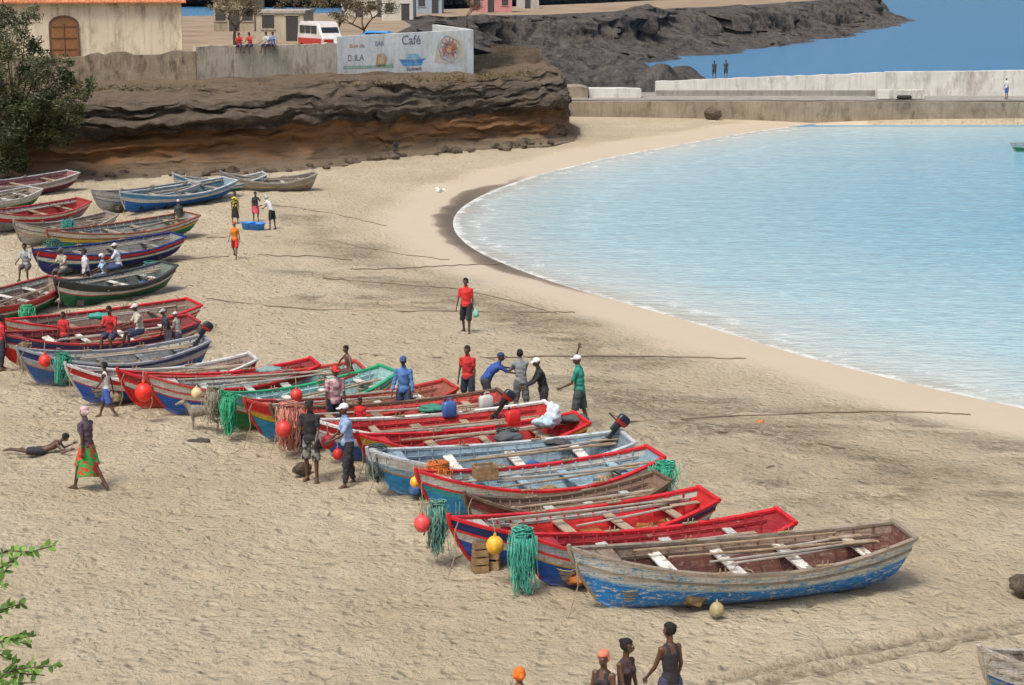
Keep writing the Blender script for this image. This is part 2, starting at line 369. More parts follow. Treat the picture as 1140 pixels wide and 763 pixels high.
PP("standing_man",97,278,332,120,shirt=(.6,.62,.65),sleeve=.8,pants=(.02,.025,.05),plen=1.85)
PP("sitting_woman",118,0,322,120,H=1.6,z=.15,female=True,hat='scarf',hatc=(.65,.65,.7),shirt=(.35,.5,.65),pants=(.1,.1,.15),**sit)
PP("sitting_man",133,0,312,90,H=1.65,z=.5,hat='cap',hatc=(.6,.6,.6),shirt=(.55,.6,.65),pants=(.05,.08,.2),**sit)
PP("sitting_man",30,0,312,180,H=1.65,z=.6,hat='hair',shirt=(.35,.38,.4),pants=(.1,.1,.1),**sit)
PP("sitting_man",72,0,316,150,H=1.6,z=.6,hat='cap',hatc=(.1,.1,.1),shirt=(.4,.38,.3),pants=(.1,.1,.1),**sit)
PP("standing_man",73,348,402,160,shirt=(.5,.03,.03),pants=(.03,.03,.05),plen=1.8)
PP("sitting_man",125,0,392,170,H=1.7,z=.45,shirt=(.5,.03,.03),pants=(.04,.05,.1),**sit)
PP("sitting_man",157,0,388,120,H=1.65,z=.45,hat='cap',hatc=(.6,.6,.6),shirt=(.5,.46,.38),pants=(.04,.05,.1),**sit)
PP("standing_man",188,344,398,120,hat='cap',hatc=(.4,.4,.42),shirt=(.05,.05,.06),pants=(.1,.1,.14),lean=14)
PP("standing_man",199,348,396,70,hat='cap',hatc=(.6,.6,.6),shirt=(.35,.33,.3),pants=(.1,.1,.14),lean=8)
PP("standing_man",3,352,412,-60,shirt=(.5,.03,.04),pants=(.03,.03,.05),plen=1.8)
PP("sitting_child",441,0,174,180,H=1.4,shirt=(.03,.03,.04),pants=(.03,.03,.03),**sit)
# foreground group
PP("standing_woman",745,697,826,30,female=True,shirt=(.03,.025,.03),top='tank',sleeve=.05,pants=(.05,.05,.1),skin=(.12,.055,.032),armL=(15,12,25),armR=(5,14,20),headyaw=20)
PP("standing_woman",694,713,838,-130,female=True,shirt=(.05,.03,.04),top='tank',sleeve=.05,pants=(.1,.05,.1),skin=(.1,.05,.03),headyaw=30,armR=(20,10,40))
PP("standing_woman",672,726,850,150,female=True,hat='scarf',hatc=(.75,.2,.12),shirt=(.03,.025,.03),top='tank',sleeve=.05,pants=(.1,.05,.1),skin=(.12,.058,.035))
PP("standing_man",579,747,872,20,hat='scarf',hatc=(.75,.17,.02),shirt=(.3,.1,.05),pants=(.1,.05,.1))
# ------------------------------------------------------------------ dog
def dog(loc,yaw,s=1.0):
    m=M(); V=Vector
    m.loft([[V((math.cos(t)*rx,y,z+math.sin(t)*rz)) for t in [2*math.pi*j/12 for j in range(12)]] for y,z,rx,rz in ((-.34,.47,.04,.05),(-.30,.46,.09,.10),(-.12,.47,.08,.09),(.05,.45,.10,.13),(.2,.45,.10,.14),(.3,.48,.06,.09))])
    m.cap((0,.26,.52),(0,.38,.64),.07,.055); m.cap((0,.38,.66),(0,.46,.64),.06,.05); m.cap((0,.46,.63),(0,.56,.61),.035,.025)
    for sx in(-1,1):
        m.cap((sx*.04,.37,.70),(sx*.06,.36,.76),.02,.008)
        m.cap((sx*.07,.22,.42),(sx*.07,.20,.24),.05,.028); m.cap((sx*.07,.20,.24),(sx*.07,.21,.03),.025,.018); m.cap((sx*.07,.21,.02),(sx*.07,.26,.02),.022,.018)
        m.cap((sx*.07,-.26,.44),(sx*.08,-.20,.27),.065,.035); m.cap((sx*.08,-.20,.27),(sx*.08,-.33,.17),.03,.02); m.cap((sx*.08,-.33,.17),(sx*.08,-.31,.03),.02,.018); m.cap((sx*.08,-.31,.02),(sx*.08,-.26,.02),.022,.018)
    m.tube([(0,-.33,.5),(0,-.42,.44),(0,-.47,.36)],[.022,.018,.01])
    v,n,f=remesh(m,.014); q=M(); q.V=[tuple(p*s) for p in v]; q.F=f; q.C=[0]*len(f)
    q.obj("dog",[plain("dog_fur",(.22,.19,.15),.9,.4,10,.5,.01)],True,loc=loc,rotz=R(yaw))
dog(GG(226,480),100,1.15)
# ------------------------------------------------------------------ boats
def boat(bow,stern,bot,midc,topc,rim,inn,bw=.275,roll=-6,oars=1,wear=.35,zb=1.2,zs=.95,name="wooden_fishing_boat",thw=None,zoff=None,acc=None,seed=0,under=None,kk=1.0,innb=None):
    rnd=random.Random(int(bow[0]*7+bow[1]*3+seed))
    wear=wear+.15
    b=GG(bow[0],bow[1],zb); s_=GG(stern[0],stern[1],zs)
    if zoff is not None: b=G(bow[0],bow[1],zoff+zb); s_=G(stern[0],stern[1],zoff+zs)
    d=Vector((b.x-s_.x,b.y-s_.y,0)); L=d.length; ang=math.atan2(d.y,d.x); k=max(.85,min(1.1,L/6)); B=min(L*bw,1.8)
    m=M(); n=26; hl=[0,.1,.26,.40,.52,.56,.68,.74,1.0]
    def w(t):
        if t<.42: f=.50+.50*math.sin(math.pi/2*t/.42)
        else: f=1-((t-.42)/.58)**2.3
        return max(B/2*f,.012)
    zm=.70*kk
    def zg(t): return k*(zm+(zb/k-zm)*max(0,(t-.40)/.60)**2.1+(zs/k-zm)*max(0,(.40-t)/.40)**1.7)
    zk=lambda t:.02+k*(.26*max(0,(t-.80)/.2)**2+.14*max(0,(.18-t)/.18)**2)
    def pt(t,h,inset=0.0,sy=1):
        ex=.42+.55*max(0,(t-.5)/.5)**1.5+.15*max(0,(.2-t)/.2)
        wy=max(w(t)*(h**ex if h>0 else 0)-inset,0.0)
        x=t*L-(1-h)**1.4*.50*k*max(0,(t-.7)/.3)**2+(1-h)*.22*max(0,(.12-t)/.12)
        if inset: x-=inset*.6*max(0,(t-.9)/.1)
        return Vector((x,sy*wy,zk(t)+(zg(t)-zk(t))*h))
    ts=[i/n for i in range(n+1)]
    matof=[0,0,0,0,2,1,1,3]
    for sy in(-1,1):
        for hi in range(len(hl)-1):
            m.loft([[pt(t,hl[hi],0,sy),pt(t,hl[hi+1],0,sy)] for t in ts],matof[hi],closed=False)
        hin=[1.0,.8,.6,.42,.28,.2]
        for q_,(a_,b_) in enumerate(zip(hin[:-1],hin[1:])):
            m.loft([[pt(t,a_,.035,sy),pt(t,b_,.035,sy)] for t in ts],9 if q_==0 else 5,closed=False)
        rr=[]
        for t in ts:
            p=pt(t,1,0,sy); p2=pt(t,1,.07,sy); jz=rnd.uniform(-.004,.004)
            o=Vector((0,sy*.03,jz)); rr.append([p+o+Vector((0,0,-.035)),p+o+Vector((0,0,.02)),p2+Vector((0,0,.02+jz)),p2+Vector((0,0,-.035))])
        m.loft(rr,4)
        rr=[]
        for t in ts:
            p=pt(t,.74,0,sy); o=Vector((0,sy*.022,0)); rr.append([p-o*.4+Vector((0,0,-.022)),p+o+Vector((0,0,-.022)),p+o+Vector((0,0,.022)),p-o*.4+Vector((0,0,.022))])
        m.loft(rr,4)
        rr=[]
        for t in ts[1:-3]:
            p=pt(t,.80,.037,sy); o=Vector((0,-sy*.03,0)); rr.append([p+Vector((0,0,-.03)),p+o+Vector((0,0,-.03)),p+o+Vector((0,0,.03)),p+Vector((0,0,.03))])
        m.loft(rr,9)
        for t in (.30,.60):   # thole pins
            p=pt(t,1,.03,sy); m.cap(p,p+Vector((0,0,.12)),.016,.013,8,6); m.cap(p+Vector((.10,0,0)),p+Vector((.10,0,.12)),.016,.013,8,6); m.box(p+Vector((.05,0,.03)),(.32,.07,.03),8)
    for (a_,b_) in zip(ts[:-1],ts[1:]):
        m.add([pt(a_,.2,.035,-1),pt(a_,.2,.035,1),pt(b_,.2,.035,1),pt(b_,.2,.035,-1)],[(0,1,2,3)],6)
    tr=[pt(0,h,0,-1) for h in hl[::-1]]+[pt(0,h,0,1) for h in hl[1:]]
    m.add(tr,[tuple(range(len(tr)))],3)
    tr2=[p+Vector((.05,0,0)) for p in [pt(0,h,.03,-1) for h in hl[::-1] if h>0]+[pt(0,h,.03,1) for h in hl[1:]]]
    m.add(tr2,[tuple(range(len(tr2)))[::-1]],5)
    m.box((.03,0,zg(0)+.01),(.09,2*w(0)+.06,.05),4)
    nr=16
    for i in range(nr):
        t=.06+.84*i/(nr-1)
        for sy in(-1,1):
            m.tube([pt(t,h,.05,sy) for h in (.98,.8,.6,.42,.28,.2)],.022,5,4)
    thl=(.15,.34,.54,.73) if rnd.random()<.6 else (.18,.42,.66)
    for t in thl:
        t+=rnd.uniform(-.015,.015); z=zg(t)-.16; ww=w(t)*.93
        m.box((t*L,0,z),(rnd.uniform(.17,.24),2*ww-.07,.035),7,Matrix.Rotation(rnd.uniform(-.03,.03),3,'Z'))
        m.box((t*L,0,z-.13),(.04,.05,.22),5)
    td=[.86,.90,.94,.98]
    for a_,b_ in zip(td[:-1],td[1:]):
        m.add([pt(a_,1,.05,-1)-Vector((0,0,.035)),pt(b_,1,.05,-1)-Vector((0,0,.035)),pt(b_,1,.05,1)-Vector((0,0,.035)),pt(a_,1,.05,1)-Vector((0,0,.035))],[(0,3,2,1)],9)
    m.tube([pt(1,h)+Vector((.015,0,0)) for h in (0,.2,.45,.7,.9,1.0)]+[pt(1,1)+Vector((.03,0,.07))],[.03,.035,.035,.04,.045,.045,.04],4,6)
    m.tube([pt(t,0) for t in (0.02,.2,.4,.6,.8,.93,1.0)],.035,0,6)
    base_y=rnd.uniform(-.25,.25)*B
    for i in range(oars+2):
        y0=base_y+rnd.uniform(-.07,.07)*B*2; y1=y0+rnd.uniform(-.12,.12)*B; x0=L*rnd.uniform(.03,.2); ln=min(L*.72,rnd.uniform(2.6,4.4))
        A=Vector((x0,max(-.36*B,min(.36*B,y0)),zg(.2)-.03+.02*i)); Bp=Vector((x0+ln,max(-.3*B,min(.3*B,y1)),zg((x0+ln)/L)-.08+.01*i)); 
        m.tube([A,(A+Bp)/2+Vector((0,.02,-.01)),Bp],[.020,.027,.021],8 if i%2 else 12,6); dd=(Bp-A).normalized()
        if i%2==0: m.box(A+dd*.15,(.65,.12,.02),8)
    for i in range(11):
        t=rnd.uniform(.10,.84); c=rnd.choice([6,8,10,10,10,13,8])
        if rnd.random()<.35: m.box((t*L,rnd.uniform(-.25,.25)*B,zk(t)+.26),(rnd.uniform(.15,.45),rnd.uniform(.12,.3),.18),c,Matrix.Rotation(rnd.uniform(0,3),3,'Z'))
        else:
            q=M(); q.ell((0,0,0),(rnd.uniform(.16,.38),rnd.uniform(.12,.25),rnd.uniform(.08,.17)),nu=12,nv=8); cc=Vector((t*L,rnd.uniform(-.2,.2)*B,zk(t)+.26))
            m.add([Vector(v)*(1+.6*mnoise.noise(Vector(v)*7+cc*3)+.3*mnoise.noise(Vector(v)*16+cc))+cc for v in q.V],q.F,c)
    for i in range(3):
        t=rnd.choice([.25,.45,.64,.8,.1]); cc=Vector((t*L+.2,rnd.uniform(-.15,.15),zk(t)+.26))
        m.tube([cc+Vector((math.cos(a*.7)*(.10+.003*a),math.sin(a*.7)*(.10+.003*a),.006*a+rnd.uniform(-.01,.01))) for a in range(40)],.013,11,4)
    p=pt(.97,1); m.tube([p+Vector((0,0,.02)),p+Vector((.12,.05,-.2)),p+Vector((.1,.12,-.6)),Vector((p.x+.3,.3,.06)),Vector((p.x+1.0,.6,.02))],.011,11,4)
    u=under or (.3,.24,.18); acc=acc or rnd.choice([YL,RD,WH,GR,LB,BL,OR])
    innb=innb or rnd.choice([inn,inn,mul(inn,.75),mul(inn,1.3),(.45,.45,.42)])
    thw=thw or rnd.choice([(.70,.68,.62),(.70,.68,.62),(.38,.30,.21),mul(inn,1.1),(.45,.48,.46)])
    junk=rnd.choice([(.04,.2,.16),(.3,.2,.1),(.05,.06,.08),(.35,.33,.29),(.05,.12,.3),(.35,.12,.03)])
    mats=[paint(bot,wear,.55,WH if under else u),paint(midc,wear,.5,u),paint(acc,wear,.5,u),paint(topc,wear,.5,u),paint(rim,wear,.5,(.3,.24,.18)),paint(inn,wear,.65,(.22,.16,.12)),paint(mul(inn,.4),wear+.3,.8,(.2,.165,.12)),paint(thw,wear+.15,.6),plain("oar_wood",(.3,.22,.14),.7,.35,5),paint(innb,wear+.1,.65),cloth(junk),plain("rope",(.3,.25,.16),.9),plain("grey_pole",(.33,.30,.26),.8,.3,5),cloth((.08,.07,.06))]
    ob=m.obj(name,mats,True,auto=35)
    gzb=zoff if zoff is not None else gz((s_.x+b.x)/2,(s_.y+b.y)/2)
    ob.matrix_world=Matrix.Translation(Vector((s_.x,s_.y,gzb-.05)))@Matrix.Rotation(ang,4,'Z')@Matrix.Rotation(R(roll+(rnd.uniform(-1.5,1.5) if zoff is None else 0)),4,'X')
    return ob
BL=(.01,.10,.45);LB=(.015,.30,.66);WH=(.72,.72,.68);RD=(.62,.012,.018);GR=(.015,.24,.07);MR=(.14,.03,.03);NV=(.01,.03,.18);BR=(.16,.10,.06);YL=(.75,.48,.04);GY=(.4,.38,.34);TQ=(.05,.42,.48);OR=(.7,.2,.02)
boats=[
 ((576,588),(873,570),(.01,.12,.55),WH,(.50,.57,.65),RD,(.36,.02,.03),-7,2,.4),
 ((497,570),(787,546),(.01,.09,.45),WH,NV,RD,(.58,.02,.02),-7,1,.3),
 ((515,545),(736,527),MR,WH,(.25,.05,.05),BR,(.24,.15,.11),-5,2,.5),
 ((461,519),(728,500),LB,TQ,WH,RD,(.25,.38,.46),-7,1,.45),
 ((407,495),(697,483),LB,(.3,.52,.65),WH,(.5,.55,.58),(.20,.28,.34),-7,1,.5),
 ((395,478),(645,462),(.03,.03,.06),RD,YL,RD,(.5,.03,.03),-7,1,.35),
 ((345,462),(612,450),BL,WH,RD,WH,(.5,.03,.03),-7,1,.4),
 ((300,448),(560,436),(.02,.06,.2),YL,GR,BR,(.4,.05,.04),-7,2,.5),
 ((270,440),(500,425),(.02,.25,.5),YL,RD,(.5,.04,.03),(.35,.12,.08),-7,1,.4),
 ((243,432),(430,408),GR,WH,(.25,.45,.55),(.02,.36,.16),(.3,.48,.48),-7,1,.4),
 ((162,414),(400,404),(.01,.12,.55),WH,(.65,.67,.63),(.5,.05,.03),(.28,.42,.42),-7,2,.4),
 ((130,408),(350,400),RD,WH,(.4,.03,.03),RD,(.30,.04,.04),-7,1,.4),
 ((72,402),(281,394),(.01,.10,.45),WH,RD,(.6,.6,.58),(.30,.22,.2),-7,1,.4),
 ((18,384),(228,374),(.03,.12,.38),(.4,.45,.5),NV,(.3,.32,.36),(.18,.2,.22),-7,1,.5),
 ((-10,366),(214,352),RD,WH,NV,(.4,.03,.03),(.25,.05,.05),-7,1,.4),
 ((0,352),(214,334),(.01,.10,.45),(.65,.5,.08),WH,RD,(.26,.18,.14),-7,1,.4),
 ((-90,338),(62,308),(.03,.3,.08),WH,RD,(.3,.03,.03),(.25,.18,.15),-7,1,.4),
 ((57,308),(186,292),(.02,.2,.08),WH,(.03,.04,.05),(.05,.06,.07),(.16,.2,.18),-7,1,.4),
 ((33,275),(196,260),(.01,.03,.22),WH,RD,NV,(.25,.25,.24),-7,1,.3),
 ((49,254),(212,237),(.02,.28,.07),(.7,.55,.06),WH,(.3,.08,.04),(.34,.36,.34),-7,1,.35),
 ((12,244),(122,236),(.55,.55,.52),WH,WH,(.32,.28,.24),(.25,.2,.16),-7,1,.6),
 ((-25,232),(91,221),(.3,.35,.33),RD,WH,(.45,.04,.04),(.35,.03,.03),-7,1,.4),
 ((-70,218),(38,208),(.04,.3,.1),WH,WH,(.5,.5,.48),(.3,.25,.2),-7,1,.4),
 ((-60,203),(80,190),(.25,.04,.05),WH,(.4,.3,.3),(.5,.5,.5),(.3,.12,.12),-6,0,.5),
 ((130,212),(254,198),(.01,.18,.65),WH,(.05,.3,.65),(.55,.6,.62),(.22,.33,.4),-7,1,.3),
 ((100,210),(215,202),(.5,.52,.5),WH,WH,(.4,.4,.4),(.25,.2,.2),-7,0,.4),
 ((191,191),(294,192),(.04,.3,.1),WH,(.1,.3,.5),(.55,.58,.55),(.3,.3,.28),-7,0,.4),
 ((245,189),(351,192),(.32,.32,.3),(.4,.4,.38),GY,(.35,.33,.3),(.2,.18,.16),-7,0,.7),
]
boat((632,604),(1005,586),(.01,.25,.72),(.66,.68,.68),(.70,.71,.68),(.30,.24,.18),(.15,.055,.04),roll=-5,oars=3,wear=.75,zb=1.32,zs=1.08,under=(.06,.33,.62),acc=(.3,.5,.66),kk=1.1,bw=.28,innb=(.23,.16,.12),thw=(.72,.70,.66))
for (bw_,st,bt,mc,tc,rm,inn,rl,oa,we) in boats:
    boat(bw_,st,bt,mc,tc,rm,inn,roll=rl,oars=oa,wear=we)
boat((1088,716),(1390,690),(.06,.3,.5),WH,WH,(.5,.45,.38),(.25,.2,.15),roll=-4,wear=.8)
boat((1125,158),(1260,152),(.04,.3,.12),WH,WH,(.5,.5,.48),(.3,.25,.2),zoff=WZ-.25,zb=.95,zs=.8,wear=.2,name="moored_boat",oars=0,roll=0)
# ------------------------------------------------------------------ nets, floats, motors, crates
def net(px,py,z,col,h=.9,w=.28,n=46,name="fishing_net"):
    c=G(px,py,z); m=M(); rnd=random.Random(int(px*13+py)); n=int(n*2.2)
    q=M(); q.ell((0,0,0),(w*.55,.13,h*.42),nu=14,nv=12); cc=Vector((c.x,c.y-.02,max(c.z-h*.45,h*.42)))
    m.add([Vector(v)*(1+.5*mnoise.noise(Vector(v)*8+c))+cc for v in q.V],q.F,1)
    for i in range(n):
        x0=c.x+rnd.gauss(0,w*.42); y0=c.y+rnd.gauss(0,.13); dx=rnd.uniform(-w*.7,w*.7); hh=h*rnd.uniform(.3,1.05); top=c.z+rnd.uniform(-.12,.08)
        pts=[]; ph=rnd.uniform(0,6)
        for k in range(11):
            t=k/10; pts.append((x0+dx*(t-.5)+.03*math.sin(ph+t*9)+rnd.uniform(-.01,.01),y0-.14*math.sin(math.pi*t)+rnd.uniform(-.012,.012),max(.02+rnd.random()*.05,top-hh*math.sin(math.pi*t)**.7)))
        m.tube(pts,rnd.uniform(.005,.011),rnd.choice((0,0,2)),4)
    for i in range(26):
        a=rnd.uniform(0,6.28); rr=w*rnd.uniform(.3,.95); zz=c.z+rnd.uniform(-.08,.14)
        m.tube([(c.x+math.cos(a+q_*.6)*rr,c.y+math.sin(a+q_*.6)*rr*.6,zz+rnd.uniform(-.03,.03)) for q_ in range(10)],.011,rnd.choice((0,2)),4)
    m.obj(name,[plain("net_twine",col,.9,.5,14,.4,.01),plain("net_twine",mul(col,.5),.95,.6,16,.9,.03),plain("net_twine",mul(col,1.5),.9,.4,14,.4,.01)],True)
net(582,596,1.12,(.05,.28,.21),1.0,.24,60); net(487,565,1.1,(.09,.20,.16),.85,.2,50); net(740,520,.85,(.04,.30,.20),.5,.25)
net(488,522,1.0,(.45,.13,.03),.45,.28); net(255,445,1.0,(.03,.28,.14),.85,.2,50); net(238,436,1.05,(.22,.2,.15),.7,.2,50); net(322,455,1.1,(.4,.16,.12),1.0,.26,60)
net(420,502,1.0,(.06,.09,.09),.6,.24); net(70,398,1.05,(.04,.22,.15),.7,.22); net(28,386,1.0,(.2,.14,.08),.6,.2); net(565,484,.7,(.06,.06,.06),.3,.3); net(168,296,.7,(.05,.2,.18),.3,.3); net(30,344,.8,(.05,.28,.15),.4,.25)
net(60,270,.9,(.04,.12,.1),.4,.3); net(76,248,.9,(.05,.2,.2),.35,.3)
def buoy(px,py,z,r,col,name="buoy",rope=True):
    c=G(px,py,z); m=M(); m.ell((0,0,0),(r,r,r*1.08),0,nu=20,nv=14); m.cap((0,0,r*.95),(0,0,r*1.28),r*.22,r*.16,0,10)
    m.tube([(r*.14*math.cos(a),0,r*1.35+r*.14*math.sin(a)) for a in [k*.7 for k in range(10)]],r*.05,1,5)
    if rope: m.tube([(0,0,r*1.4),(.03,.1,r*1.4+.12),(.1,.3,r*1.4+.2)],.010,1,5)
    m.obj(name,[plain("buoy_plastic",col,.45,.3,7,.15,.006),plain("rope",(.3,.26,.2),.9)],True,loc=c,rotz=.5)
buoy(470,583,.85,.16,(.75,.08,.08)); buoy(551,607,.75,.165,(.75,.42,.04)); buoy(160,437,.85,.22,(.75,.03,.015)); buoy(219,438,.75,.14,(.7,.55,.3)); buoy(462,537,.55,.11,(.75,.45,.05))
buoy(376,506,.6,.12,(.6,.03,.02)); buoy(316,478,.75,.19,(.6,.05,.04)); buoy(50,402,.9,.17,(.7,.04,.03)); buoy(330,440,1.0,.15,(.65,.05,.03)); buoy(798,679,.13,.13,(.38,.32,.18),rope=False)
buoy(365,492,.8,.16,(.5,.02,.03)); buoy(388,497,.65,.12,(.7,.05,.03))
def motor(px,py,z,yaw,tilt=35,s=.75):
    e=G(px,py,z); m=M(); rt=Matrix.Rotation(R(tilt),3,'Y')
    rs=[]
    for (zz,rx,ry) in ((.0,.10,.07),(.03,.17,.11),(.15,.21,.13),(.28,.20,.125),(.34,.15,.10),(.36,.05,.04)):
        rs.append([rt@Vector((math.copysign(abs(math.cos(t))**.6,math.cos(t))*rx-.02,math.copysign(abs(math.sin(t))**.6,math.sin(t))*ry,zz)) for t in [2*math.pi*j/16 for j in range(16)]])
    m.loft(rs[:2],0,cap=True); m.loft(rs[1:3],1,cap=False); m.loft(rs[2:],0)
    m.box(rt@Vector((-.02,0,-.25)),(.12,.07,.52),2,rt); m.box(rt@Vector((.05,0,-.52)),(.36,.10,.02),2,rt)
    m.cap(rt@Vector((-.12,0,-.64)),rt@Vector((.14,0,-.64)),.045,.03,2); m.box(rt@Vector((-.02,0,-.58)),(.14,.03,.2),2,rt); m.box(rt@Vector((-.04,0,-.74)),(.10,.02,.14),2,rt)
    for k in range(3):
        a=k*2.094; m.box(rt@Vector((.16,.08*math.cos(a),-.64+.08*math.sin(a))),(.02,.07,.12),2,rt@Matrix.Rotation(a,3,'X')@Matrix.Rotation(.5,3,'Z'))
    m.box(rt@Vector((-.12,0,-.12)),(.10,.2,.28),2,rt); m.cap(rt@Vector((-.12,0,.05)),rt@Vector((-.5,0,.10)),.02,.022,2)
    m.V=[tuple(Vector(v)*s) for v in m.V]
    m.obj("outboard_motor",[plain("motor_cowl",(.012,.014,.025),.3,.1,4),plain("motor_stripe",(.3,.02,.02),.35,.1,4),plain("motor_leg",(.03,.032,.04),.4)],True,loc=e,rotz=R(yaw),auto=40)
motor(690,474,1.05,8,40); motor(564,446,1.1,5,35); motor(229,368,1.1,5,35)
def crate(loc,s,yaw,name="wooden_crate",col=(.28,.18,.09)):
    m=M(); x,y,z=s
    for k in range(4):
        zz=(k+.5)*z/4
        for sy in(-1,1): m.box((0,sy*y/2,zz),(x,.02,z/4*.8),0)
        for sx in(-1,1): m.box((sx*x/2,0,zz),(.02,y-.03,z/4*.8),0)
    for sx in(-1,1):
        for sy in(-1,1): m.box((sx*(x/2-.03),sy*(y/2-.03),z/2),(.04,.04,z+.01),0)
    for k in range(5): m.box((-x/2+(k+.5)*x/5,0,.03),(x/5*.85,y-.05,.02),0)
    m.obj(name,[plain("crate_wood",col,.85,.4,8,.5,.01)],False,loc=loc,rotz=R(yaw))
crate(GG(534,636),(.28,.3,.62),15); crate(GG(549,634),(.25,.25,.85),-8); crate(G(540,533,.75),(.45,.35,.3),20)
def tub(px,py,z,r,col,name="plastic_tub"):
    m=M(); rs=[]
    for zz,rr in((0,r*.8),(.28,r),(.30,r*1.06),(.31,r*1.06),(.30,r*.97),(.03,r*.77),(.02,.01)):
        rs.append([Vector((math.cos(t)*rr,math.sin(t)*rr,zz)) for t in [2*math.pi*j/24 for j in range(24)]])
    m.loft(rs,0); p=GG(px,py,z) ; m.obj(name,[plain("tub_plastic",col,.4,.1,3)],True,loc=p)
tub(286,256,0,.38,(.02,.2,.65)); tub(276,255,0,.3,(.03,.25,.7)); tub(122,324,0,.5,(.02,.15,.6)); tub(112,322,0,.35,(.1,.3,.6))
def jerry(px,py,z,col):
    m=M(); m.loft([[Vector((math.copysign(abs(math.cos(t))**.4,math.cos(t))*rx,math.copysign(abs(math.sin(t))**.4,math.sin(t))*ry,zz)) for t in [2*math.pi*j/16 for j in range(16)]] for zz,rx,ry in((0,.15,.09),(.03,.17,.11),(.32,.17,.11),(.38,.12,.07),(.39,.05,.04))],0)
    m.cap((-.1,0,.38),(-.1,0,.44),.03,.03,1); m.tube([(-.04,0,.38),(-.02,0,.45),(.08,0,.45),(.1,0,.38)],.016,0,6)
    m.obj("fuel_canister",[plain("canister",col,.4,.1,3),plain("canister_cap",(.02,.02,.02),.5)],True,loc=G(px,py,z),rotz=.4)
jerry(571,474,.65,(.6,.02,.02)); jerry(541,457,.65,(.5,.5,.48)); jerry(500,464,.65,(.05,.12,.35))
def bundle(px,py,z,s,col,name="cloth_bundle"):
    m=M();c=G(px,py,z)
    m.ell((0,0,0),s,0,nu=28,nv=18)
    m.V=[tuple(Vector(v)*(1+.45*mnoise.noise(Vector(v)*6+c)+.2*mnoise.noise(Vector(v)*14+c))) for v in m.V]
    m.obj(name,[cloth(col)],True,loc=c)
bundle(616,462,.95,(.2,.2,.28),(.6,.66,.72)); bundle(606,470,.85,(.25,.2,.14),(.4,.55,.62)); bundle(222,491,.04,(.28,.15,.06),(.06,.05,.045),"rag"); bundle(640,466,.8,(.3,.2,.1),(.08,.09,.09),"tarpaulin"); bundle(566,487,.8,(.3,.2,.12),(.08,.09,.1),"tarpaulin")
bundle(530,349,.85,(.09,.07,.14),(.2,.5,.42),"shopping_bag")
bundle(480,455,.75,(.3,.2,.1),(.04,.2,.15),"fishing_net"); bundle(620,492,.7,(.35,.2,.08),(.06,.06,.06),"tarpaulin"); bundle(300,412,.7,(.35,.2,.1),(.2,.3,.3),"tarpaulin"); bundle(110,352,.8,(.35,.2,.1),(.05,.3,.25),"fishing_net")
# ------------------------------------------------------------------ ropes on beach
mr=M()
for pts in ([(288,284),(320,286),(350,285),(392,290)],[(360,310),(450,318),(520,322),(620,350)],[(300,228),(330,232),(370,238),(430,252)],[(390,300),(440,300),(500,296),(560,294)],[(230,333),(330,345),(430,347),(640,348)],[(400,395),(500,400),(650,396),(830,400)],[(185,290),(230,287),(255,286)],[(700,470),(850,462),(1000,458),(1080,462)],[(230,265),(340,262),(420,280),(500,290)],[(730,465),(780,480),(860,485),(940,500)]):
    pp=smoothline(pts,3); P3=[]
    for i,(x,y) in enumerate(pp):
        g=GG(x,y+.5*math.sin(i*1.3+x),.0); P3.append(g+Vector((0,0,.015)))
    mr.tube(P3,.022,0,5)
mr.obj("mooring_ropes",[plain("rope",(.18,.14,.10),.9)],True)
# ------------------------------------------------------------------ terrain
def grid(name,xs,ys,zf,mat,attrs={}):
    X,Y=np.meshgrid(xs,ys); Z=zf(X,Y); nx,ny=len(xs),len(ys)
    V=np.stack([X.ravel(),Y.ravel(),Z.ravel()],1)
    i=np.arange(nx-1)[None,:]+np.arange(ny-1)[:,None]*nx; i=i.ravel()
    Fq=np.stack([i,i+1,i+nx+1,i+nx],1)
    me=bpy.data.meshes.new(name); me.vertices.add(len(V)); me.vertices.foreach_set('co',V.ravel())
    me.loops.add(Fq.size); me.loops.foreach_set('vertex_index',Fq.ravel()); me.polygons.add(len(Fq))
    me.polygons.foreach_set('loop_start',np.arange(len(Fq))*4); me.polygons.foreach_set('use_smooth',np.ones(len(Fq),bool))
    me.update(calc_edges=True); me.validate()
    for k,f in attrs.items():
        a=me.attributes.new(k,'FLOAT','POINT'); a.data.foreach_set('value',np.asarray(f(X,Y),dtype=np.float32).ravel())
    me.materials.append(mat); o=bpy.data.objects.new(name,me); COL.objects.link(o); return o
def gsp(a,b,s0,g):
    o=[a]; s=s0
    while o[-1]<b: o.append(o[-1]+s); s*=g
    return o
xs=np.array([-4000,-1500,-500,-200,-100,-60]+list(np.arange(-45,45,.17))+[50,60,80,120,200,500,1500,4000])
ys=np.array([-2000,-300,-60,0,10,18]+gsp(22,162,.11,1.0033)+[180,260,600,2000,5000])
trackl=[[(780,757),(900,733),(1000,712),(1140,690)],[(790,770),(920,743),(1010,722),(1140,701)]]
trackl=[[tuple(G(x,y).xy) for x,y in t] for t in trackl]
def tracks(X,Y):
    v=0
    for t in trackl: v=np.maximum(v,1-sstep(.08,.24,pdist(X,Y,t)+(vnoise(X,Y,.5,77)-.5)*.1))
    return v*(.6+.4*vnoise(X,Y,.3,9))
